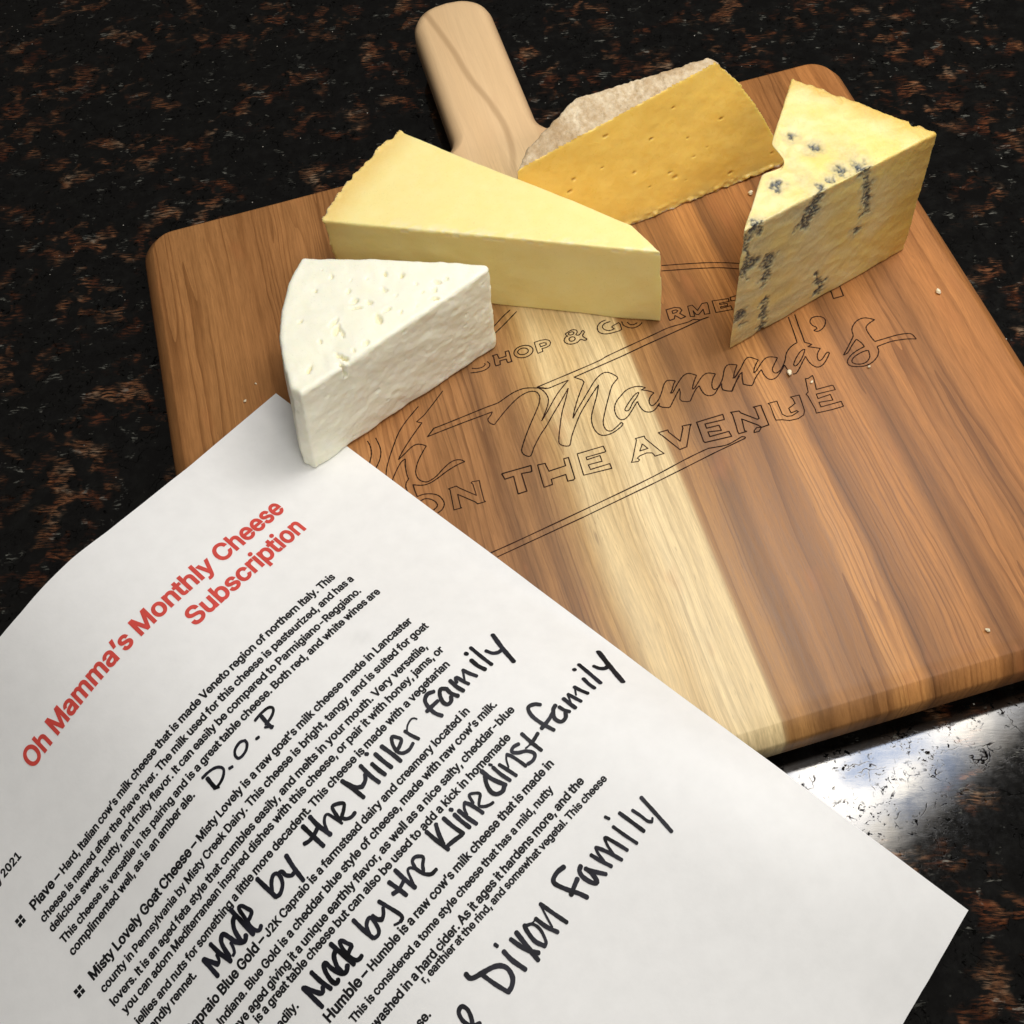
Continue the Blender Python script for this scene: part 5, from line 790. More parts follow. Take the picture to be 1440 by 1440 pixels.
def mat_wood(grip=False):
    m = NT("glued_hardwood")
    p = m.obj()
    x, y, z = sep(m, p)
    # distance from the glue line keeps the joint straight while the grain wanders
    gl = m.math('MINIMUM', m.math('MULTIPLY', m.math('ABSOLUTE', m.math('SUBTRACT', x, 0.0800)), 120.0), 1.0)
    w1 = m.math('SUBTRACT', m.noise(m.xyz(m.math('MULTIPLY', x, 14), m.math('MULTIPLY', y, 5.5), 0.3), 1.0, 2.0), 0.5)
    w2 = m.math('SUBTRACT', m.noise(m.xyz(m.math('MULTIPLY', x, 90), m.math('MULTIPLY', y, 26), 1.7), 1.0, 3.0), 0.5)
    warp = m.math('ADD', m.math('MULTIPLY', w1, 0.010), m.math('MULTIPLY', w2, 0.0028))
    xw = m.math('ADD', x, m.math('MULTIPLY', warp, gl))
    fac = m.math('DIVIDE', m.math('ADD', xw, 0.0893), 0.2993)
    S = lambda mm, c: ((mm + 89.3) / 299.3, c)
    base = m.ramp(fac, [S(-89, (.43, .185, .068)), S(-66, (.50, .225, .085)), S(-44, (.45, .195, .073)), S(-24, (.52, .232, .088)), S(-6, (.45, .195, .073)),
                        S(8, (.34, .150, .056)), S(16, (.44, .200, .077)), S(24, (.25, .112, .044)), S(29, (.43, .205, .080)), S(34, (.27, .125, .05)), S(39, (.46, .240, .10)),
                        S(44, (.56, .330, .140)), S(50, (.84, .62, .36)), S(58, (.76, .53, .28)), S(66, (.88, .67, .41)), S(79.9, (.82, .60, .34)), S(80.3, (.40, .195, .070)),
                        S(87, (.46, .220, .078)), S(92, (.25, .112, .040)), S(99, (.40, .180, .064)), S(108, (.31, .135, .048)), S(115, (.41, .178, .060)), S(118, (.58, .262, .088)),
                        S(125, (.57, .250, .082)), S(128, (.24, .100, .036)), S(136, (.44, .185, .061)), S(147, (.53, .222, .073)), S(153, (.27, .110, .038)), S(166, (.50, .205, .067)), S(178, (.33, .135, .047)), S(192, (.54, .215, .070)), S(209, (.44, .175, .06))])
    band = m.noise(m.xyz(m.math('MULTIPLY', xw, 210), m.math('MULTIPLY', y, 4.0), 3.0), 1.0, 3.0, 0.6)
    base = m.mix(1.0, base, (0.93, 0.975, 0.88), 'MULTIPLY')
    base = m.mix(m.rng(band, 0.40, 0.62), base, m.mix(1.0, base, (0.86, 0.85, 0.84), 'MULTIPLY'))
    # growth rings: thin dark lines that fade out to one side
    ring = m.noise(m.xyz(m.math('MULTIPLY', xw, 75), m.math('MULTIPLY', y, 1.1), 9.0), 1.0, 1.0)
    saw = m.math('FRACT', m.math('MULTIPLY', ring, 17.0))
    line = m.math('MULTIPLY', m.rng(saw, 0.0, 0.42, 1.0, 0.0), m.rng(m.noise(m.xyz(m.math('MULTIPLY', x, 55), m.math('MULTIPLY', y, 6), 4.0), 1.0, 2.0), 0.30, 0.55))
    sap = m.math('MULTIPLY', m.rng(x, 0.042, 0.050), m.rng(x, 0.0802, 0.0798))
    base = m.mix(m.math('MULTIPLY', line, m.rng(sap, 0.0, 1.0, 0.78, 0.42)), base, m.mix(1.0, base, (0.50, 0.43, 0.36), 'MULTIPLY'))
    fib = m.noise(m.xyz(m.math('MULTIPLY', xw, 1700), m.math('MULTIPLY', y, 90), m.math('MULTIPLY', z, 300)), 1.0, 3.0, 0.7)
    base = m.mix(m.rng(fib, 0.3, 0.7), m.mix(1.0, base, (0.78, 0.76, 0.74), 'MULTIPLY'), m.mix(1.0, base, (1.12, 1.11, 1.10), 'MULTIPLY'))
    pore = m.rng(m.noise(m.xyz(m.math('MULTIPLY', xw, 2100), m.math('MULTIPLY', y, 170), 2.0), 1.0, 2.0), 0.66, 0.74)
    base = m.mix(m.math('MULTIPLY', pore, 0.35), base, (0.09, 0.04, 0.018))
    # little knots and gum streaks
    kn = m.n("TexVoronoi"); kn.feature = 'F1'
    m.put(kn.inputs["Vector"], m.xyz(m.math('MULTIPLY', x, 42), m.math('MULTIPLY', y, 7), 0.0)); kn.inputs["Scale"].default_value = 1.0
    kk = m.math('MULTIPLY', m.rng(kn.outputs["Distance"], 0.030, 0.008), 0.6)
    base = m.mix(kk, base, (0.05, 0.018, 0.009))
    fleck = m.noise(m.xyz(m.math('MULTIPLY', x, 70), m.math('MULTIPLY', y, 30), 6.0), 1.0, 3.0)
    base = m.mix(m.math('MULTIPLY', m.rng(fleck, 0.62, 0.75), 0.35), base, (0.42, 0.15, 0.05))
    if grip:
        # dark wavy streak of heartwood along the handle
        cx = m.n("FloatCurve"); cv = cx.mapping.curves[0]
        P_ = [(0.0, 0.635), (0.18, 0.67), (0.35, 0.655), (0.55, 0.605), (0.75, 0.575), (1.0, 0.52)]
        cv.points[0].location = P_[0]; cv.points[-1].location = P_[-1]
        for q in P_[1:-1]: cv.points.new(*q)
        cx.mapping.update()
        m.put(cx.inputs["Value"], m.rng(y, 0.331, 0.440))
        d = m.math('SUBTRACT', m.math('ADD', x, m.math('MULTIPLY', warp, 0.35)), m.math('MULTIPLY', cx.outputs[0], 0.1))
        sk = m.rng(m.math('ABSOLUTE', m.math('SUBTRACT', d, 0.0008)), 0.0022, 0.0004, 0.0, 1.0, True)
        hm = m.rng(y, 0.300, 0.356, 0.0, 1.0, True)
        hm = m.math('MULTIPLY', hm, m.math('MULTIPLY', m.rng(x, 0.036, 0.046, 0.0, 1.0, True), m.rng(x, 0.092, 0.082, 0.0, 1.0, True)))
        base = m.mix(m.math('MULTIPLY', hm, 0.8), base, m.mix(m.noise(m.xyz(m.math('MULTIPLY', xw, 70), m.math('MULTIPLY', y, 9), 2.2), 1.0, 3.0), (0.78, 0.51, 0.27), (0.94, 0.66, 0.38)))
        base = m.mix(m.math('MULTIPLY', m.math('MULTIPLY', sk, hm), 0.42), base, (0.30, 0.155, 0.066))
    rough = m.rng(fib, 0.3, 0.7, 0.40, 0.52)
    m.set(Base_Color=base, Roughness=rough, Specular_IOR_Level=0.42, Normal=m.bump(fib, 0.12, 0.0004))
    return m.mat


def mat_plain(name, c, rough=0.6, spec=0.3, var=0.0, scale=400):
    m = NT(name)
    b = m.mix(m.rng(m.noise(m.obj(), scale, 3.0), 0.35, 0.65), tuple(q * (1 - var) for q in c), tuple(min(1, q * (1 + var)) for q in c))
    m.set(Base_Color=b, Roughness=rough, Specular_IOR_Level=spec)
    return m.mat


def mat_paper():
    m = NT("copy_paper")
    p = m.obj()
    b = m.mix(m.rng(m.noise(p, 160, 4.0, 0.6), 0.3, 0.7), (0.80, 0.80, 0.785), (0.84, 0.84, 0.825))
    b = m.mix(m.math('MULTIPLY', m.attr("smudge"), 0.22), b, (0.42, 0.42, 0.40))
    m.set(Base_Color=b, Roughness=0.75, Specular_IOR_Level=0.2, Normal=m.bump(m.noise(p, 900, 3.0), 0.10, 0.0003))
    return m.mat


def mat_cheese(name, c0, c1, rough=0.45, sss=0.35, fine=900, bump=0.2, marks=(), scale=160, patch=None):
    """marks: (attribute, colour dark, colour light)"""
    m = NT(name)
    p = m.obj()
    b = m.mix(m.rng(m.noise(p, scale, 4.0, 0.6), 0.3, 0.7), c0, c1)
    if patch:
        b = m.mix(m.math('MULTIPLY', m.rng(m.noise(p, 55, 4.0, 0.6), 0.42, 0.62), 0.7), b, patch)
    b = m.mix(m.math('MULTIPLY', m.rng(m.noise(p, 1500, 2.0), 0.62, 0.72), 0.25), b, tuple(q * 0.72 for q in c0))
    for a, d, l in marks:
        k = m.attr(a)
        b = m.mix(k, b, m.mix(m.rng(m.noise(p, 1100, 3.0), 0.38, 0.62), d, l))
    m.set(Base_Color=b, Roughness=m.rng(m.noise(p, 300, 3.0), 0.3, 0.7, rough - 0.08, rough + 0.08), Specular_IOR_Level=0.38,
          Subsurface_Weight=sss, Subsurface_Radius=(1.0, 0.72, 0.36), Subsurface_Scale=0.0035,
          Normal=m.bump(m.math('ADD', m.noise(p, fine, 4.0, 0.6), m.math('MULTIPLY', m.noise(p, fine * 0.22, 3.0), 0.9)), bump, 0.0006))
    return m.mat


GRANITE = mat_granite()
WOOD = mat_wood(True)
PAPER = mat_paper()
BURN = mat_plain("scorched_line", (0.026, 0.010, 0.006), 0.75, 0.1, 0.75, 140)
INK = mat_plain("printer_ink", (0.010, 0.010, 0.011), 0.55, 0.2, 0.1)
RED = mat_plain("red_printer_ink", (0.60, 0.070, 0.055), 0.6, 0.2, 0.06)
MARKER = mat_plain("marker_ink", (0.010, 0.010, 0.015), 0.5, 0.25, 0.8, 150)
RUBBER = mat_plain("black_rubber", (0.02, 0.02, 0.02), 0.7, 0.3)

# ------------------------------------------------------------------ countertop
bm = bmesh.new()
for sx, sy in ((-1, -1), (1, -1), (1, 1), (-1, 1)):
    bm.verts.new((sx * 1.6, sy * 1.6, 0))
bm.faces.new(bm.verts)
r = bmesh.ops.extrude_face_region(bm, geom=list(bm.faces))
for v in r['geom']:
    if isinstance(v, bmesh.types.BMVert): v.co.z = -0.03
bmesh.ops.recalc_face_normals(bm, faces=bm.faces)
me = bpy.data.meshes.new("countertop"); bm.to_mesh(me); bm.free(); me.materials.append(GRANITE)
ct = bpy.data.objects.new("countertop", me); col.objects.link(ct)
tag(ct, "dark brown and black polished granite countertop under everything", "countertop", kind="structure")

# ------------------------------------------------------------------ cutting board
board = empty("cutting_board", (0.060, 0.216, 0.0), "wooden cutting board with a handle and burnt-in lettering, under the cheeses", "cutting board")


def arc(cx, cy, r, a0, a1, n=10):
    return [(cx + r * math.cos(R(a0 + (a1 - a0) * i / n)), cy + r * math.sin(R(a0 + (a1 - a0) * i / n))) for i in range(n + 1)]


L_, R_, F_, B_ = -0.0893, 0.2100, 0.0800, 0.3524
H0, H1, HE = 0.0452, 0.0822, 0.4470
rc, rf, rh = 0.014, 0.0095, 0.0155
out = arc(L_ + rc, F_ + rc, rc, 180, 270) + arc(R_ - rc, F_ + rc, rc, 270, 360) + arc(R_ - rc, B_ - rc, rc, 0, 90)
out += arc(H1 + rf, B_ + rf, rf, 270, 180, 6) + arc(H1 - rh, HE - rh, rh, 0, 78, 8) + [(0.0637, HE + 0.0004)] + arc(H0 + rh, HE - rh, rh, 102, 180, 8) + arc(H0 - rf, B_ + rf, rf, 0, -90, 6)
out += arc(L_ + rc, B_ - rc, rc, 90, 180)
out = np.array(out)
nx = np.roll(out, -1, 0) - np.roll(out, 1, 0)
nx = np.c_[nx[:, 1], -nx[:, 0]]; nx /= np.linalg.norm(nx, axis=1)[:, None]
ZB = TOP - 0.0175
prof = [(0.0056, TOP), (0.0050, TOP - 0.00022), (0.0006, TOP - 0.0046), (0.0, TOP - 0.0056), (0.0, ZB + 0.0022), (0.0006, ZB + 0.0009), (0.0022, ZB)]
grip_prof = [(0.0062, TOP), (0.0042, TOP - 0.0005), (0.0020, TOP - 0.0022), (0.0005, TOP - 0.0048), (0.0, ZB + 0.0050), (0.0012, ZB + 0.0018), (0.0035, ZB)]
bm = bmesh.new()
rings = []
for k in range(len(prof)):
    ring = []
    for (x, y), (a, b) in zip(out, nx):
        t = float(sstep(B_ - 0.002, B_ + 0.012, y))
        i = prof[k][0] * (1 - t) + grip_prof[k][0] * t
        z = prof[k][1] * (1 - t) + grip_prof[k][1] * t
        ring.append(bm.verts.new((x - a * i, y - b * i, z)))
    rings.append(ring)
N = len(out)
for a, b in zip(rings[:-1], rings[1:]):
    for i in range(N):
        f = bm.faces.new((a[i], b[i], b[(i + 1) % N], a[(i + 1) % N])); f.smooth = True
bm.faces.new(rings[0]); bm.faces.new(list(reversed(rings[-1])))
bmesh.ops.recalc_face_normals(bm, faces=bm.faces)
YS = B_ - 0.0056
bmesh.ops.bisect_plane(bm, geom=list(bm.verts) + list(bm.edges) + list(bm.faces), plane_co=(0, YS, 0), plane_no=(0, 1, 0))


def part_from(bm, keep, name, mat):
    b2 = bm.copy()
    bmesh.ops.delete(b2, geom=[f for f in b2.faces if not keep(f)], context='FACES')
    me = bpy.data.meshes.new(name); b2.to_mesh(me); b2.free()
    me.materials.append(mat)
    me.set_sharp_from_angle(angle=R(35))
    o = bpy.data.objects.new(name, me); col.objects.link(o)
    o.parent = board; o.matrix_parent_inverse = Matrix.Translation(-Vector(board.location))
    return o


in_grip = lambda f: f.calc_center_median().y > YS and H0 - 0.012 < f.calc_center_median().x < H1 + 0.012
part_from(bm, lambda f: not in_grip(f), "panel", WOOD)
part_from(bm, in_grip, "handle", WOOD)
bm.free()

for fx in (-0.070, 0.190):
    for fy in (0.099, 0.333):
        b2 = bmesh.new()
        bmesh.ops.create_cone(b2, cap_ends=True, segments=24, radius1=0.0055, radius2=0.0065, depth=ZB, matrix=Matrix.Translation((fx, fy, ZB / 2)))
        me = bpy.data.meshes.new("foot"); b2.to_mesh(me); b2.free(); me.materials.append(RUBBER)
        o = bpy.data.objects.new("foot", me); col.objects.link(o); o.parent = board
        o.matrix_parent_inverse = Matrix.Translation(-Vector(board.location))


def ribbon(P, w, closed, z):
    """flat ribbon along a 2D polyline: vertices and quads"""
    P = np.array(P, float)
    if closed:
        t = np.roll(P, -1, 0) - np.roll(P, 1, 0)
    else:
        t = np.gradient(P, axis=0)
    t /= np.maximum(np.linalg.norm(t, axis=1), 1e-9)[:, None]
    n = np.c_[-t[:, 1], t[:, 0]]
    w = np.broadcast_to(np.asarray(w, float), (len(P),))[:, None]
    V = np.r_[P + n * w / 2, P - n * w / 2]
    m = len(P)
    F = [(i, m + i, m + (i + 1) % m, (i + 1) % m) for i in range(m if closed else m - 1)]
    return np.c_[V, np.full(len(V), z)], F


for grp, pname in (("script", "burnt_script"), ("words", "burnt_capitals"), ("border", "burnt_border")):
    VV, FF, k = [], [], 0
    for g, kind, pts in D["engr"]:
        if g != grp: continue
        k += 1
        closed = kind in 'PS'
        if kind in 'sS':
            q = cat(pts, 6, closed)
            if closed: q = q[:-1]
            segs = [q]
        else:
            pp = pts + [pts[0]] if closed else pts
            segs = [np.array(pp[i:i + 2], float) for i in range(len(pp) - 1)]
            segs = [s + np.array([[-1], [1]]) * (s[1] - s[0]) / max(np.linalg.norm(s[1] - s[0]), 1e-6) * 0.12 for s in segs]
            closed = False
        for s in segs:
            s = s / 1000.0
            w = 0.00043 * (1 + 0.18 * np.sin(np.arange(len(s)) * 1.7 + k))
            V, F = ribbon(s, w, closed and kind == 'S', TOP + 0.00005 + 0.000002 * (len(VV) % 9))
            o = sum(len(v) for v in VV)
            VV.append(V); FF += [tuple(a + o for a in f) for f in F]
    ob = mesh_obj(pname, np.concatenate(VV), FF, BURN, board)
    bm = bmesh.new(); bm.from_mesh(ob.data)
    for f in bm.faces:
        f.normal_update()
        if f.normal.z < 0: f.normal_flip()
    bm.to_mesh(ob.data); bm.free()

# ------------------------------------------------------------------ printed sheet
PG = np.array(D["paper"], float).reshape(19, 13, 3) / 100.0
W_, H_, SC = 215.9, 279.4, 324.394


def cr4(p0, p1, p2, p3, s):
    return .5 * (2 * p1 + (p2 - p0) * s + (2 * p0 - 5 * p1 + 4 * p2 - p3) * s ** 2 + (3 * p1 - p0 - 3 * p2 + p3) * s ** 3)


def sheet(u, v):
    """u mm from the right edge, v mm from the top edge of the page -> point in mm, z from the board's face"""
    P = PG
    nu, nv = P.shape[:2]
    u = np.asarray(u, float); v = np.asarray(v, float)
    a = np.clip(u / W_ * (nu - 1), -.5, nu - .5); b = np.clip(v / H_ * (nv - 1), -.5, nv - .5)
    i = np.clip(np.floor(a).astype(int), 0, nu - 2); j = np.clip(np.floor(b).astype(int), 0, nv - 2)
    s = (a - i)[..., None]; t = (b - j)[..., None]
    g = lambda i, j: P[np.clip(i, 0, nu - 1), np.clip(j, 0, nv - 1)]

    def row(j):
        p1 = g(i, j); p2 = g(i + 1, j)
        p0 = np.where((i == 0)[..., None], 2 * p1 - p2, g(i - 1, j)); p3 = np.where((i >= nu - 2)[..., None], 2 * p2 - p1, g(i + 2, j))
        return cr4(p0, p1, p2, p3, s)
    r1 = row(j); r2 = row(j + 1)
    r0 = np.where((j == 0)[..., None], 2 * r1 - r2, row(j - 1)); r3 = np.where((j >= nv - 2)[..., None], 2 * r2 - r1, row(j + 2))
    q = cr4(r0, r1, r2, r3, t)
    x, y, z = q[..., 0], q[..., 1], q[..., 2]
    m = np.minimum(np.minimum(x + 91, 212 - x), np.minimum(y - 78, 355 - y))
    lim = .2 - np.clip(3 - m, 0, 99) * 1.5
    k = 1.2; h = np.clip(.5 + .5 * (z - lim) / k, 0, 1)
    z2 = lim * (1 - h) + z * h + k * h * (1 - h) * .5
    z = np.maximum(np.where(z2 > -26, z2, z), -24.8)
    k = (SC - z) / (SC - q[..., 2])
    return np.stack([x * k, y * k, z], -1)


def sheet_w(u, v, lift=0.0):
    """the same in metres in the scene, lifted along the sheet's normal by lift mm"""
    p = sheet(u, v)
    if lift:
        a = sheet(u + .8, v) - sheet(u - .8, v); b = sheet(u, v + .8) - sheet(u, v - .8)
        n = np.cross(a, b); n /= np.linalg.norm(n, axis=-1)[..., None]
        n *= np.sign(n[..., 2:3])
        p = p + n * lift
    return p / 1000.0 + np.array([0, 0, TOP])


paper = empty("printed_sheet", (-0.06, 0.13, TOP), "white printed sheet with red heading and black marker notes, overlapping the board", "paper sheet")
u0 = lambda v: np.interp(v, *zip(*[(-8, 0), (0, 0), (38, 0), (72, 0), (106, 0.1), (140, -0.4), (175, -0.2), (210, 0.6), (244, 0), (279.2, -0.3), (285, -0.3)]))
v0 = lambda u: np.interp(u, *zip(*[(0, 0), (55, 0.1), (70, 0.3), (84, 0.3), (97, -0.5), (110, -0.4), (120, -0.2), (130, -0.6), (216, -0.5)]))
v1 = lambda u: np.interp(u, *zip(*[(0, 279.1), (8, 277.7), (16.5, 276.4), (26, 275.6), (36, 275.6), (216, 276)]))
nu_, nv_ = 109, 141
UU, TT = np.meshgrid(np.linspace(0, 1, nu_), np.linspace(0, 1, nv_), indexing='ij')
Vv = v0(UU * W_) * (1 - TT) + v1(UU * W_) * TT
Uu = u0(Vv) * (1 - UU) + W_ * UU
pts = sheet_w(Uu, Vv).reshape(-1, 3)
idx = np.arange(nu_ * nv_).reshape(nu_, nv_)
F = [(idx[i, j], idx[i + 1, j], idx[i + 1, j + 1], idx[i, j + 1]) for i in range(nu_ - 1) for j in range(nv_ - 1)]
sx, sy = D["smudge"]
du, dv = Uu.ravel() - sx, Vv.ravel() - sy
sm = np.exp(-(du / 3.2) ** 2 - ((dv + .5 * du) / 1.6) ** 2) * (0.7 + 0.5 * vnoise(np.c_[Uu.ravel(), Vv.ravel(), 0 * du] * .9, 3))
ps = mesh_obj("page", pts, F, PAPER, paper, True, {"smudge": ('FLOAT', np.clip(sm, 0, 1))})
bm = bmesh.new(); bm.from_mesh(ps.data)
bmesh.ops.recalc_face_normals(bm, faces=bm.faces)
if sum(f.normal.z for f in bm.faces) < 0: bmesh.ops.reverse_faces(bm, faces=bm.faces)
bm.to_mesh(ps.data); bm.free(); ps.data.shade_smooth()
so = ps.modifiers.new("thickness", 'SOLIDIFY'); so.thickness = 0.00011; so.offset = -1.0
es = ps.modifiers.new("crisp_edge", 'EDGE_SPLIT'); es.split_angle = R(40)

GL = D["glyphs"]


def heavier(V, T, d):
    """push a glyph's outline out by d"""
    he = {(t[i], t[(i + 1) % 3]) for t in T for i in range(3)}
    nx, pv = {}, {}
    for a, b in he:
        if (b, a) not in he: nx[a] = b; pv[b] = a

    def nr(a, b):
        x, y = V[b][0] - V[a][0], V[b][1] - V[a][1]; l = math.hypot(x, y) or 1
        return y / l, -x / l
    out = []
    for v, p in enumerate(V):
        if v in nx and v in pv:
            a, b = nr(pv[v], v), nr(v, nx[v]); m = (a[0] + b[0], a[1] + b[1]); l2 = max(m[0] ** 2 + m[1] ** 2, 1e-6)
            k = min(2 * d / l2, 1.6 * d / math.sqrt(l2))
            out.append((p[0] + m[0] * k, p[1] + m[1] * k * .9))
        else:
            out.append(p)
    return out


def set_text(lines, name, mat, lift, weight=0.034):
    gv = {c: heavier(g[1], g[2], weight) for c, g in GL.items()}
    V2, F2 = [], []
    for segs, ua, ub, a, b in lines:
        tot = sum((GL[c][0] if c != ' ' else .165) * s for t, s in segs for c in t)
        k = (ua - ub) / tot
        x = 0.0
        for t, s in segs:
            for c in t:
                if c != ' ':
                    o = len(V2)
                    for gx, gy in gv[c]:
                        u = ua - (x + gx * s) * k
                        V2.append((u, a + b * u - gy * s * k))
                    F2 += [tuple(i + o for i in f) for f in GL[c][2]]
                x += (GL[c][0] if c != ' ' else .165) * s
    V2 = np.array(V2)
    return mesh_obj(name, sheet_w(V2[:, 0], V2[:, 1], lift), F2, mat, paper)


LN = D["lines"]
set_text([LN['T1'], LN['T2']], "printed_heading", RED, 0.16, 0.027)
set_text([LN['Y']], "printed_date", INK, 0.12)
for key in 'ABCD':
    set_text([LN[k] for k in LN if k[0] == key and k[0] != 'T' and len(k) == 2], "printed_paragraph", INK, 0.12)
for bu, bv in D["bul"]:
    V2, F2 = [], []
    for i in range(2):
        for j in range(2):
            cx, cy = bu + (i - .5) * 1.55, bv + (j - .5) * 1.55
            o = len(V2)
            V2 += [(cx - .62, cy - .62), (cx + .62, cy - .62), (cx + .62, cy + .62), (cx - .62, cy + .62)]
            F2.append((o, o + 1, o + 2, o + 3))
    V2 = np.array(V2)
    mesh_obj("bullet", sheet_w(V2[:, 0], V2[:, 1], 0.12), F2, INK, paper)

for key in ('dop', 'mil', 'kli', 'dix'):
    VV, FF, n0, si = [], [], 0, 0
    for g, w, p in D["hw"]:
        if g != key: continue
        si += 1
        q = cat(p, 8)
        seg = np.r_[0, np.cumsum(np.linalg.norm(np.diff(q, axis=0), axis=1))]
        L = seg[-1]; n = max(4, int(L / .35))
        s = np.linspace(0, L, n)
        c = np.c_[np.interp(s, seg, q[:, 0]), np.interp(s, seg, q[:, 1])]
        ww = w * (1 + .05 * np.sin(s * 1.3 + si) + .03 * np.sin(s * 4.1 + 2 * si))
        # round ends
        t0 = (c[1] - c[0]) / max(np.linalg.norm(c[1] - c[0]), 1e-6); t1 = (c[-1] - c[-2]) / max(np.linalg.norm(c[-1] - c[-2]), 1e-6)
        k = np.array([1.0, .92, .72, .40])
        pre = np.array([c[0] - t0 * w / 2 * e * .8 for e in k]); post = np.array([c[-1] + t1 * w / 2 * e * .8 for e in k[::-1]])
        wk = np.sqrt(1 - np.minimum(k, .985) ** 2)
        c = np.r_[pre, c, post]; ww = np.r_[wk * w, ww, wk[::-1] * w]
        V, F = ribbon(c, ww, False, 0)
        P3 = sheet_w(V[:, 0], V[:, 1], 0.17 + 0.006 * (si % 12))
        VV.append(P3); FF += [tuple(a + n0 for a in f) for f in F]; n0 += len(V)
    mesh_obj("handwritten_note", np.concatenate(VV), FF, MARKER, paper)

# ------------------------------------------------------------------ cheeses


def body(points, voxel, bevel, smooth=0):
    """convex block through the given corner points (mm, board frame), rounded and remeshed finely -> verts (mm), quads, normals"""
    bm = bmesh.new()
    for p in points:
        bm.verts.new(Vector(p) / 1000.0)
    bmesh.ops.convex_hull(bm, input=bm.verts)
    bmesh.ops.dissolve_limit(bm, angle_limit=R(4), verts=bm.verts, edges=bm.edges)
    bmesh.ops.recalc_face_normals(bm, faces=bm.faces)
    me = bpy.data.meshes.new("tmp"); bm.to_mesh(me); bm.free()
    o = bpy.data.objects.new("tmp", me); col.objects.link(o)
    if bevel:
        b = o.modifiers.new("b", 'BEVEL'); b.width = bevel / 1000.0; b.segments = 3; b.limit_method = 'ANGLE'; b.angle_limit = R(40)
    rm = o.modifiers.new("r", 'REMESH'); rm.mode = 'VOXEL'; rm.voxel_size = voxel / 1000.0; rm.adaptivity = 0
    dg = bpy.context.evaluated_depsgraph_get()
    m2 = o.evaluated_get(dg).to_mesh()
    V = np.empty(len(m2.vertices) * 3); m2.vertices.foreach_get('co', V)
    Nn = np.empty(len(m2.vertices) * 3); m2.vertices.foreach_get('normal', Nn)
    Fq = [tuple(p.vertices) for p in m2.polygons]
    o.evaluated_get(dg).to_mesh_clear()
    bpy.data.objects.remove(o); bpy.data.meshes.remove(me)
    return V.reshape(-1, 3) * 1000.0, Fq, Nn.reshape(-1, 3)


def smooth_normals(Nn, F, it=6):
    """relax normals over neighbours so that the relief follows the faces"""
    e = np.array([(f[i], f[(i + 1) % len(f)]) for f in F for i in range(len(f))])
    for _ in range(it):
        A = Nn.copy(); np.add.at(A, e[:, 0], Nn[e[:, 1]]); np.add.at(A, e[:, 1], Nn[e[:, 0]])
        Nn = A / np.linalg.norm(A, axis=1)[:, None]
    return Nn


def to_scene(V):
    return np.asarray(V) / 1000.0 + np.array([0, 0, TOP])


def split_parts(V, F, in_rind, root, names, mats, attrs):
    """two child meshes cut along the rind's border"""
    V = to_scene(V)
    fm = np.array([np.mean(in_rind[list(f)]) > .5 for f in F])
    for nm, mt, sel in ((names[0], mats[0], ~fm), (names[1], mats[1], fm)):
        FF = [f for f, s in zip(F, sel) if s]
        u = np.unique(np.concatenate([np.array(f) for f in FF])); mp = -np.ones(len(V), int); mp[u] = np.arange(len(u))
        mesh_obj(nm, V[u], [tuple(mp[i] for i in f) for f in FF], mt, root, True, {k: (t, np.asarray(d)[u]) for k, (t, d) in attrs.items()})


def cut_arc(a, b, bulge, n=6):
    a, b = np.array(a, float), np.array(b, float)
    d = b - a; nn = np.array([d[1], -d[0]]) / np.linalg.norm(d[:2])
    return [tuple(a[:2] + d[:2] * t + nn * bulge * 4 * t * (1 - t)) + (a[2] + (b[2] - a[2]) * t,) for t in np.linspace(0, 1, n)]


# --- white goat cheese
BZ = 0.35
top = [(36.4, 248.0, 41.4), (-33.6, 218.2, 41.8)] + cut_arc((-36.6, 221.4, 41.8), (-23.6, 275.2, 42), -5.5) + [(36.8, 250.6, 41.4)]
bot = [(34.6, 247.2, BZ), (-39.4, 216.8, BZ)] + cut_arc((-43.0, 219.6, BZ), (-25.5, 275.5, BZ), -5.5) + [(35, 250.5, BZ)]
V, F, Nn = body(top + bot, 0.5, 2.8)
Nn = smooth_normals(Nn, F)
side = 1 - sstep(.5, .85, np.abs(Nn[:, 2]))
dsp = fbm(V / 11.0, 5, 3) * .42 + fbm(V / 2.4, 9, 3) * (.05 + .06 * side)
edge_ = 1 - sstep(.0, 1.0, np.abs(np.linalg.norm(Nn, axis=1) - 1))
pit = np.zeros(len(V))
rnd = random.Random(4)
for x, y, z, rr in D["pit"]:
    q = V + .35 * np.c_[vnoise(V / 1.1, 21), vnoise(V / 1.1, 22), vnoise(V / 1.1, 23)]
    an = rnd.random() * 3.14; el = 1 + rnd.random() * (.9 if rr > 1.4 else .3)
    d0 = (q[:, 0] - x) * math.cos(an) + (q[:, 1] - y) * math.sin(an); d1 = (q[:, 1] - y) * math.cos(an) - (q[:, 0] - x) * math.sin(an)
    d = np.sqrt((d0 / el) ** 2 + (d1 * el) ** 2) / (rr * .75)
    k = (1 - sstep(.45, 1.15, d)) * (V[:, 2] > 36)
    dsp -= k * min(1.6, rr); pit = np.maximum(pit, k * (.35 + .65 * rnd.random()))
for _ in range(70):                                    # small bubbles on the cut sides
    i = rnd.randrange(len(V))
    if side[i] < .8: continue
    d = np.linalg.norm((V - V[i]) * np.array([1, 1, 1.3]), axis=1) / rnd.uniform(.5, 1.2)
    k = 1 - sstep(.4, 1.1, d); dsp -= k * .45
crust = sstep(.72, .80, vnoise(V / 3.0, 31) * .5 + .5) * side
dsp -= crust * .16
V = V + Nn * dsp[:, None]
V[:, 2] = np.maximum(V[:, 2], BZ)
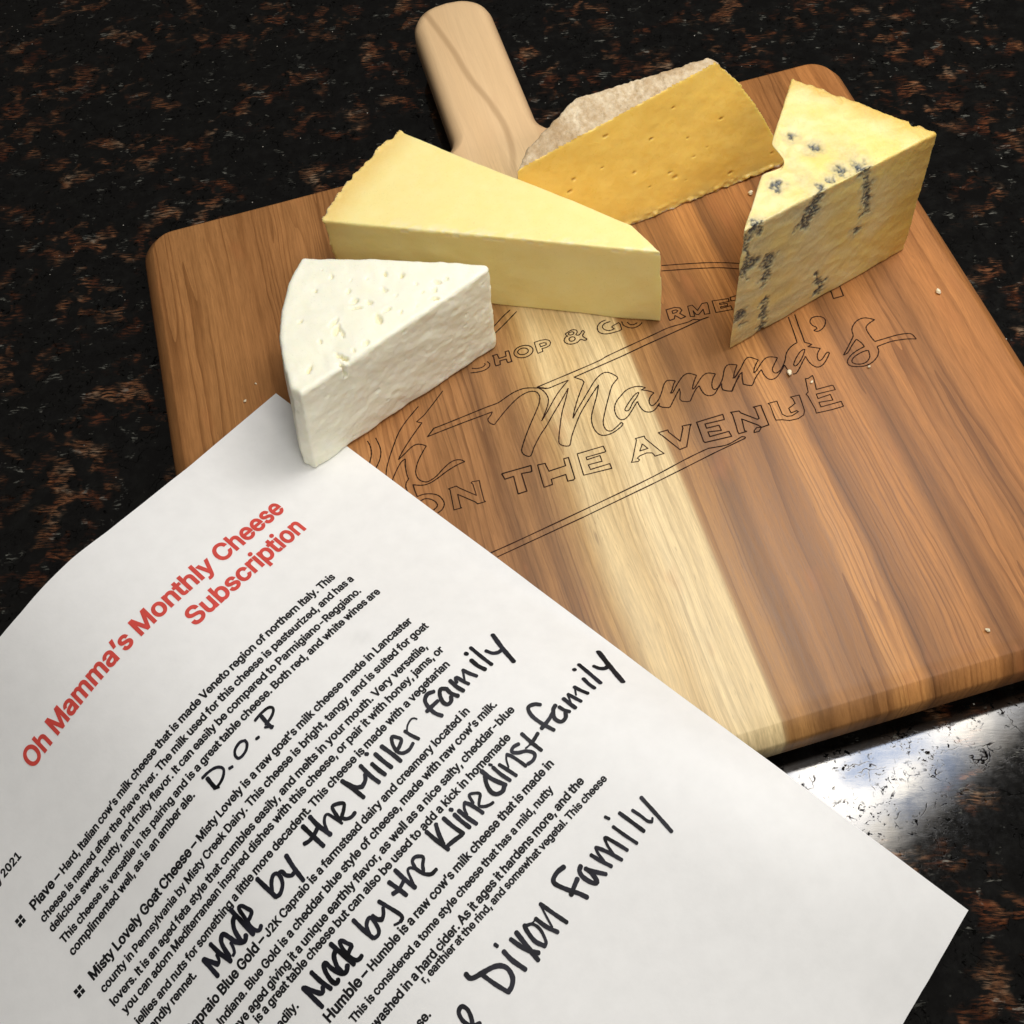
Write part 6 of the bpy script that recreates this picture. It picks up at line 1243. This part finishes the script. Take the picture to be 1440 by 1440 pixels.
GOAT = mat_cheese("goat_cheese", (.90, .89, .71), (.93, .92, .77), .55, .22, 700, .12, (("pit", (.56, .48, .20), (.76, .69, .40)),))  # pit tint: yellowish cheese plus painted shade inside the holes
g = mesh_obj("goat_cheese_wedge", to_scene(V), F, GOAT, None, True, {"pit": ('FLOAT', pit * .9)})
tag(g, "white crumbly wedge of goat cheese with small holes, holding down the sheet's corner", "cheese")

# --- hard yellow cheese
BZ = 0.12
tp = [(94.2, 238.9, 37.6), (88.6, 254.2, 37.6)]
top = tp + cut_arc((-13.6, 293.0, 37.6), (22.8, 326.6, 37.6), -3.0)
bot = [(95.6, 238.2, BZ), (89.6, 254.6, BZ)] + cut_arc((-13.2, 293.6, BZ), (23.2, 326.6, BZ), -3.0)
V, F, Nn = body(top + bot, 0.5, 0.55)
A0 = np.array([-13.6, 293.0]); A1 = np.array([22.8, 326.6]); dv = (A1 - A0) / np.linalg.norm(A1 - A0); no = np.array([-dv[1], dv[0]])
depth = -((V[:, :2] - A0) @ no)                        # mm inside the rind's chord
raw = (Nn[:, :2] @ no)
Ns = smooth_normals(Nn, F, 3)
rind = (raw > .55) & (depth < 6)
ridge = 1 - sstep(0.0, 2.2, depth + 1.5)
dsp = fbm(V / 16.0, 41, 2) * .28 + fbm(V / 2.6, 43, 2) * .035
dsp += np.where(rind, fbm(V / np.array([2.4, 2.4, 6]), 47, 3) * .45 + .25, 0)
lip = np.exp(-((depth + 3.0 * (1 - ((((V[:, :2] - A0) @ dv) / 49.5 - .5) * 2) ** 2)) / .9) ** 2) * (V[:, 2] > 36)
dsp += lip * (.35 + .5 * vnoise(V / 1.8, 44))
fe = np.array([94.2, 238.9]) - A0; fl = np.linalg.norm(fe); fe /= fl; fo = np.array([fe[1], -fe[0]])
dist = -((V[:, :2] - A0) @ fo); alo = (V[:, :2] - A0) @ fe
scr = np.exp(-(dist / 2.6) ** 2) * (V[:, 2] > 35.5) * sstep(.1, .5, vnoise(V / np.array([3.0, 1.2, 1.5]), 48)) * (alo > 25)
dsp -= scr * .16
V = V + Ns * dsp[:, None]; V[:, 2] = np.maximum(V[:, 2], BZ)
HARD = mat_cheese("hard_cheese_paste", (.93, .775, .315), (.95, .81, .37), .36, .35, 500, .06,
                  (("rindward", (.78, .52, .15), (.82, .57, .18)), ("scrape", (.86, .78, .50), (.86, .80, .56))))
HRIND = mat_cheese("hard_cheese_rind", (.62, .42, .17), (.82, .70, .46), .55, .2, 700, .5, (), 300)
y_root = empty("hard_cheese_wedge", (0.04, 0.275, TOP), "smooth pale yellow wedge of hard cheese with a blunt tip, behind the white one", "cheese")
split_parts(V, F, rind.astype(float), y_root, ("paste", "rind"), (HARD, HRIND),
            {"rindward": ('FLOAT', .75 * (1 - sstep(0, 13, depth + 3))), "scrape": ('FLOAT', np.clip(scr, 0, 1) * .6)})

# --- washed-rind tomme, cut face to the viewer
BZ = 0.1
top = [(139.6, 310.4, 46.0), (58.2, 293.6, 36.2), (64.4, 300.6, 38.0), (74.6, 306.6, 40.2), (87.0, 314.6, 42.6), (137.5, 313.6, 46.2)]
bot = [(168.6, 297.0, BZ), (167.4, 299.6, BZ), (110.0, 288.2, BZ), (54.0, 279.6, BZ), (60.0, 300.0, BZ), (72.0, 318.0, BZ), (90.0, 326.0, BZ), (150.0, 312.0, BZ)]
mid = [(155.6, 304.6, 25.5), (163.6, 300.2, 9.5), (148.6, 307.8, 36.5)]
V, F, Nn = body(top + bot + mid, 0.5, 0.4)
Ns = smooth_normals(Nn, F, 3)
fn = np.array([.14118566, -.92697653, .34753579])      # outward normal of the cut face
ey = np.array([.05, .35, .93])                         # up the cut face
low = V[:, 2]
front = sstep(.72, .90, Nn @ fn)
bump_end = 1 - sstep(0, 4.5, V[:, 2])
rind = ((Nn[:, 2] > .55) & (front < .4)) | ((Nn[:, 0] < -.45) & (front < .4)) | (Nn[:, 2] < -.75) | (low < 1.1 + .7 * vnoise(V / 2.2, 61))
dsp = fbm(V / 14.0, 51, 2) * .3 + np.where(rind, fbm(V / np.array([2.4, 4.0, 4.0]), 53, 4) * .38 + .15, fbm(V / 2.6, 55, 3) * .06)
eye = np.zeros(len(V))
for x, y, z, rr in D["eye"]:
    d = V - np.array([x, y, z]); d = d - np.outer(d @ fn, fn) * .6
    q = np.sqrt(d[:, 0] ** 2 * .45 + d[:, 1] ** 2 * .6 + d[:, 2] ** 2 * 2.4) / (rr * .95)
    k = 1 - sstep(.4, 1.15, q + .25 * vnoise(V / .7, 58)); dsp -= k * .5; eye = np.maximum(eye, k)
crumb_edge = np.exp(-((low - 1.2) / 1.3) ** 2) * front
dsp += crumb_edge * np.maximum(0, vnoise(V / np.array([2.2, 2.2, 1.5]), 59)) * 1.3
V = V + Ns * dsp[:, None]; V[:, 2] = np.maximum(V[:, 2], BZ)
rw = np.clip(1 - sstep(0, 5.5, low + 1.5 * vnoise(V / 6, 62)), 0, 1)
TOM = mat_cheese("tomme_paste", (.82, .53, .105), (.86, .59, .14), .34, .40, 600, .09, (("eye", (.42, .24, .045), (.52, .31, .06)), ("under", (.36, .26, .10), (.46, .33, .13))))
TRIND = mat_cheese("tomme_rind", (.50, .36, .20), (.80, .68, .48), .75, .1, 900, 1.0, (), 420, (.38, .24, .11))
t_root = empty("tomme_wedge", (0.11, 0.300, TOP), "golden wedge of tomme with a rough beige rind, at the board's back by the handle", "cheese")
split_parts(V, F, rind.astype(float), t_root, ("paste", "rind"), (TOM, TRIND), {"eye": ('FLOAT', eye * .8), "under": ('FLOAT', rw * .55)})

# --- blue-veined cheddar
BZ = 0.1
P0, Q0, T0 = (153.4, 278.8, 60.5), (189.9, 241.6, 56.2), (112.9, 219.6, 60.5)
top = [T0, (129.0, 232.6, 60.3), (143.5, 250.0, 60.2)] + cut_arc(P0, Q0, 5.5) + [(150.0, 230.4, 58.6)]
bot = [(113.4, 218.4, BZ), (136.5, 256.0, BZ)] + cut_arc((154.0, 281.0, BZ), (191.4, 241.0, BZ), 4.2)
V, F, Nn = body(top + bot, 0.42, 0.9)
Ns = smooth_normals(Nn, F, 3)
A0 = np.array(P0[:2]); A1 = np.array(Q0[:2]); dv = (A1 - A0) / np.linalg.norm(A1 - A0); no = np.array([-dv[1], dv[0]])
if no @ np.array([1, 1]) < 0: no = -no
depth = -((V[:, :2] - A0) @ no)
rind = ((Nn[:, :2] @ no) > .5) & (depth < 5)
tz = sstep(.6, .9, Nn[:, 2])
facets = np.abs(fbm(V / 11.0, 71, 3)) * 1.0
dsp = -facets * (.35 + .8 * tz * sstep(0, 30, depth)) + fbm(V / 2.4, 73, 3) * (.04 + .05 * tz) + np.where(rind, fbm(V / 3.0, 74, 3) * .35, 0)
# the tomme's tip pushes a shallow dent into the crumbly left side
lin = np.array([.83, -.56]); far = V[:, :2] - np.array([112.9, 219.6])
ins = far @ lin; run = far @ np.array([.56, .83])
push = np.clip(6.2 - ins, 0, 7) * sstep(25, 31, run) * (1 - sstep(-3, 5, V[:, 2] - (64 - (run - 31) * .95))) * (ins < 6.2)
V[:, :2] += push[:, None] * lin
vein = np.zeros(len(V)); halo = np.zeros(len(V))
wq = V + np.c_[vnoise(V / 2.0, 81), vnoise(V / 2.0, 82), vnoise(V / 2.0, 83)] * 1.3 + np.c_[vnoise(V / .8, 84), vnoise(V / .8, 85), vnoise(V / .8, 86)] * .6
fnb = np.array([.275, -.961, .0])
for x, y, z, rr in D["vein"]:
    d = wq - np.array([x, y, z])
    on_top = z > 58
    d = d - np.outer(d @ fnb, fnb) * (0 if on_top else .85)
    if on_top: d[:, 2] = np.maximum(np.abs(d[:, 2]) - 3.5, 0)
    d = np.linalg.norm(d, axis=1) / (rr * (1.45 if on_top else 1.75))
    vein = np.maximum(vein, 1 - sstep(.55, 1.15, d)); halo = np.maximum(halo, 1 - sstep(.7, 2.6, d))
for a, b, w in D["crackline"]:
    a, b = np.array(a), np.array(b); ab = b - a
    t = np.clip(((wq - a) @ ab) / (ab @ ab), 0, 1)
    d = wq - a - t[:, None] * ab; d = d - np.outer(d @ fnb, fnb) * .8
    d = np.linalg.norm(d, axis=1) / (w * 1.35)
    vein = np.maximum(vein, (1 - sstep(.4, 1.1, d)) * (.55 + .45 * (vnoise(V / 1.6, 90) > -.2))); halo = np.maximum(halo, (1 - sstep(.5, 3.0, d)) * .8)
spk = vnoise(V / .7, 77) * .5 + .5
alg = (V[:, :2] - np.array([113.4, 218.4])) @ np.array([.961, .275])
halo = np.maximum(halo, (1 - tz) * (1 - sstep(8, 62, alg + 10 * vnoise(V / 9.0, 95))) * (.75 + .5 * vnoise(V / 5.0, 96)))
vein *= .35 + .65 * sstep(.25, .5, spk)
dsp -= vein * .55 + halo * .12
chip = sstep(.35, .6, vnoise(V / 4.0, 79)) * np.exp(-((V[:, 2] - 57) / 3.0) ** 2) * (np.exp(-(depth / 6.0) ** 2))
dsp -= chip * .8
V = V + Ns * dsp[:, None]; V[:, 2] = np.maximum(V[:, 2], BZ)
BLUE = mat_cheese("blue_cheddar_paste", (.80, .61, .18), (.85, .68, .25), .46, .35, 600, .25,
                  (("rindward", (.62, .38, .07), (.68, .44, .09)), ("halo", (.44, .41, .25), (.58, .52, .32)), ("vein", (.035, .045, .052), (.17, .17, .145))), 150, (.82, .70, .37))
BRIND = mat_cheese("blue_cheddar_rind", (.52, .31, .07), (.66, .46, .16), .5, .25, 700, .5, (), 220)
b_root = empty("blue_cheese_wedge", (0.150, 0.245, TOP), "tall yellow wedge of blue-veined cheese at the right of the group", "cheese")
rwd = np.exp(-(np.linalg.norm((V - np.array([114, 218.6, 0])) * np.array([1, 1, .8]), axis=1) / 11.0) ** 2) + (1 - sstep(-2, 11 + 14 * (1 - tz), depth + 2.5 * vnoise(V / 5, 88)))
split_parts(V, F, rind.astype(float), b_root, ("paste", "rind"), (BLUE, BRIND),
            {"rindward": ('FLOAT', .85 * np.clip(rwd, 0, 1)), "halo": ('FLOAT', np.clip(halo, 0, 1) * .7), "vein": ('FLOAT', np.clip(vein, 0, 1))})

# --- crumbs fallen on the board
CRUMB = mat_cheese("cheese_crumb", (.78, .66, .42), (.84, .76, .56), .6, .2, 900, .3)
CL = ["tiny pale crumb on the board's right edge, beside the burnt lettering's far end", "pale crumb touching the bottom of the last script letter", "tiny crumb inside the top of the last burnt capital letter",
      "crumb between the golden tomme and the blue-veined wedge", "pale crumb alone near the board's front right corner", "tiny crumb on the board just above the sheet's corner",
      "tiny crumb just below the burnt letter s", "smallest crumb, left of the white cheese near the sheet", "crumb at the foot of the blue-veined wedge, by its rind"]
CS = [.85, .95, .55, 1.0, .75, .55, .5, .4, .6]
for (x, y), lb, s in zip(D["crumb"], CL, CS):
    bm = bmesh.new(); bmesh.ops.create_icosphere(bm, subdivisions=3, radius=s)
    P = np.array([v.co[:] for v in bm.verts]); k = 1 + .45 * fbm(P / s * .9 + x, 91, 3)
    for v, q in zip(bm.verts, P * k[:, None] * np.array([1, .8, .7])): v.co = Vector(q)
    zm = min(v.co.z for v in bm.verts)
    for v in bm.verts: v.co = Vector((v.co.x, v.co.y, v.co.z - zm)) / 1000.0
    me = bpy.data.meshes.new("cheese_crumb"); bm.to_mesh(me); bm.free(); me.materials.append(CRUMB); me.shade_smooth()
    o = bpy.data.objects.new("cheese_crumb", me); col.objects.link(o)
    o.location = (x / 1000, y / 1000, TOP + 0.0001); o.rotation_euler = (0, 0, x)
    tag(o, lb, "crumb", "cheese crumbs on the board")
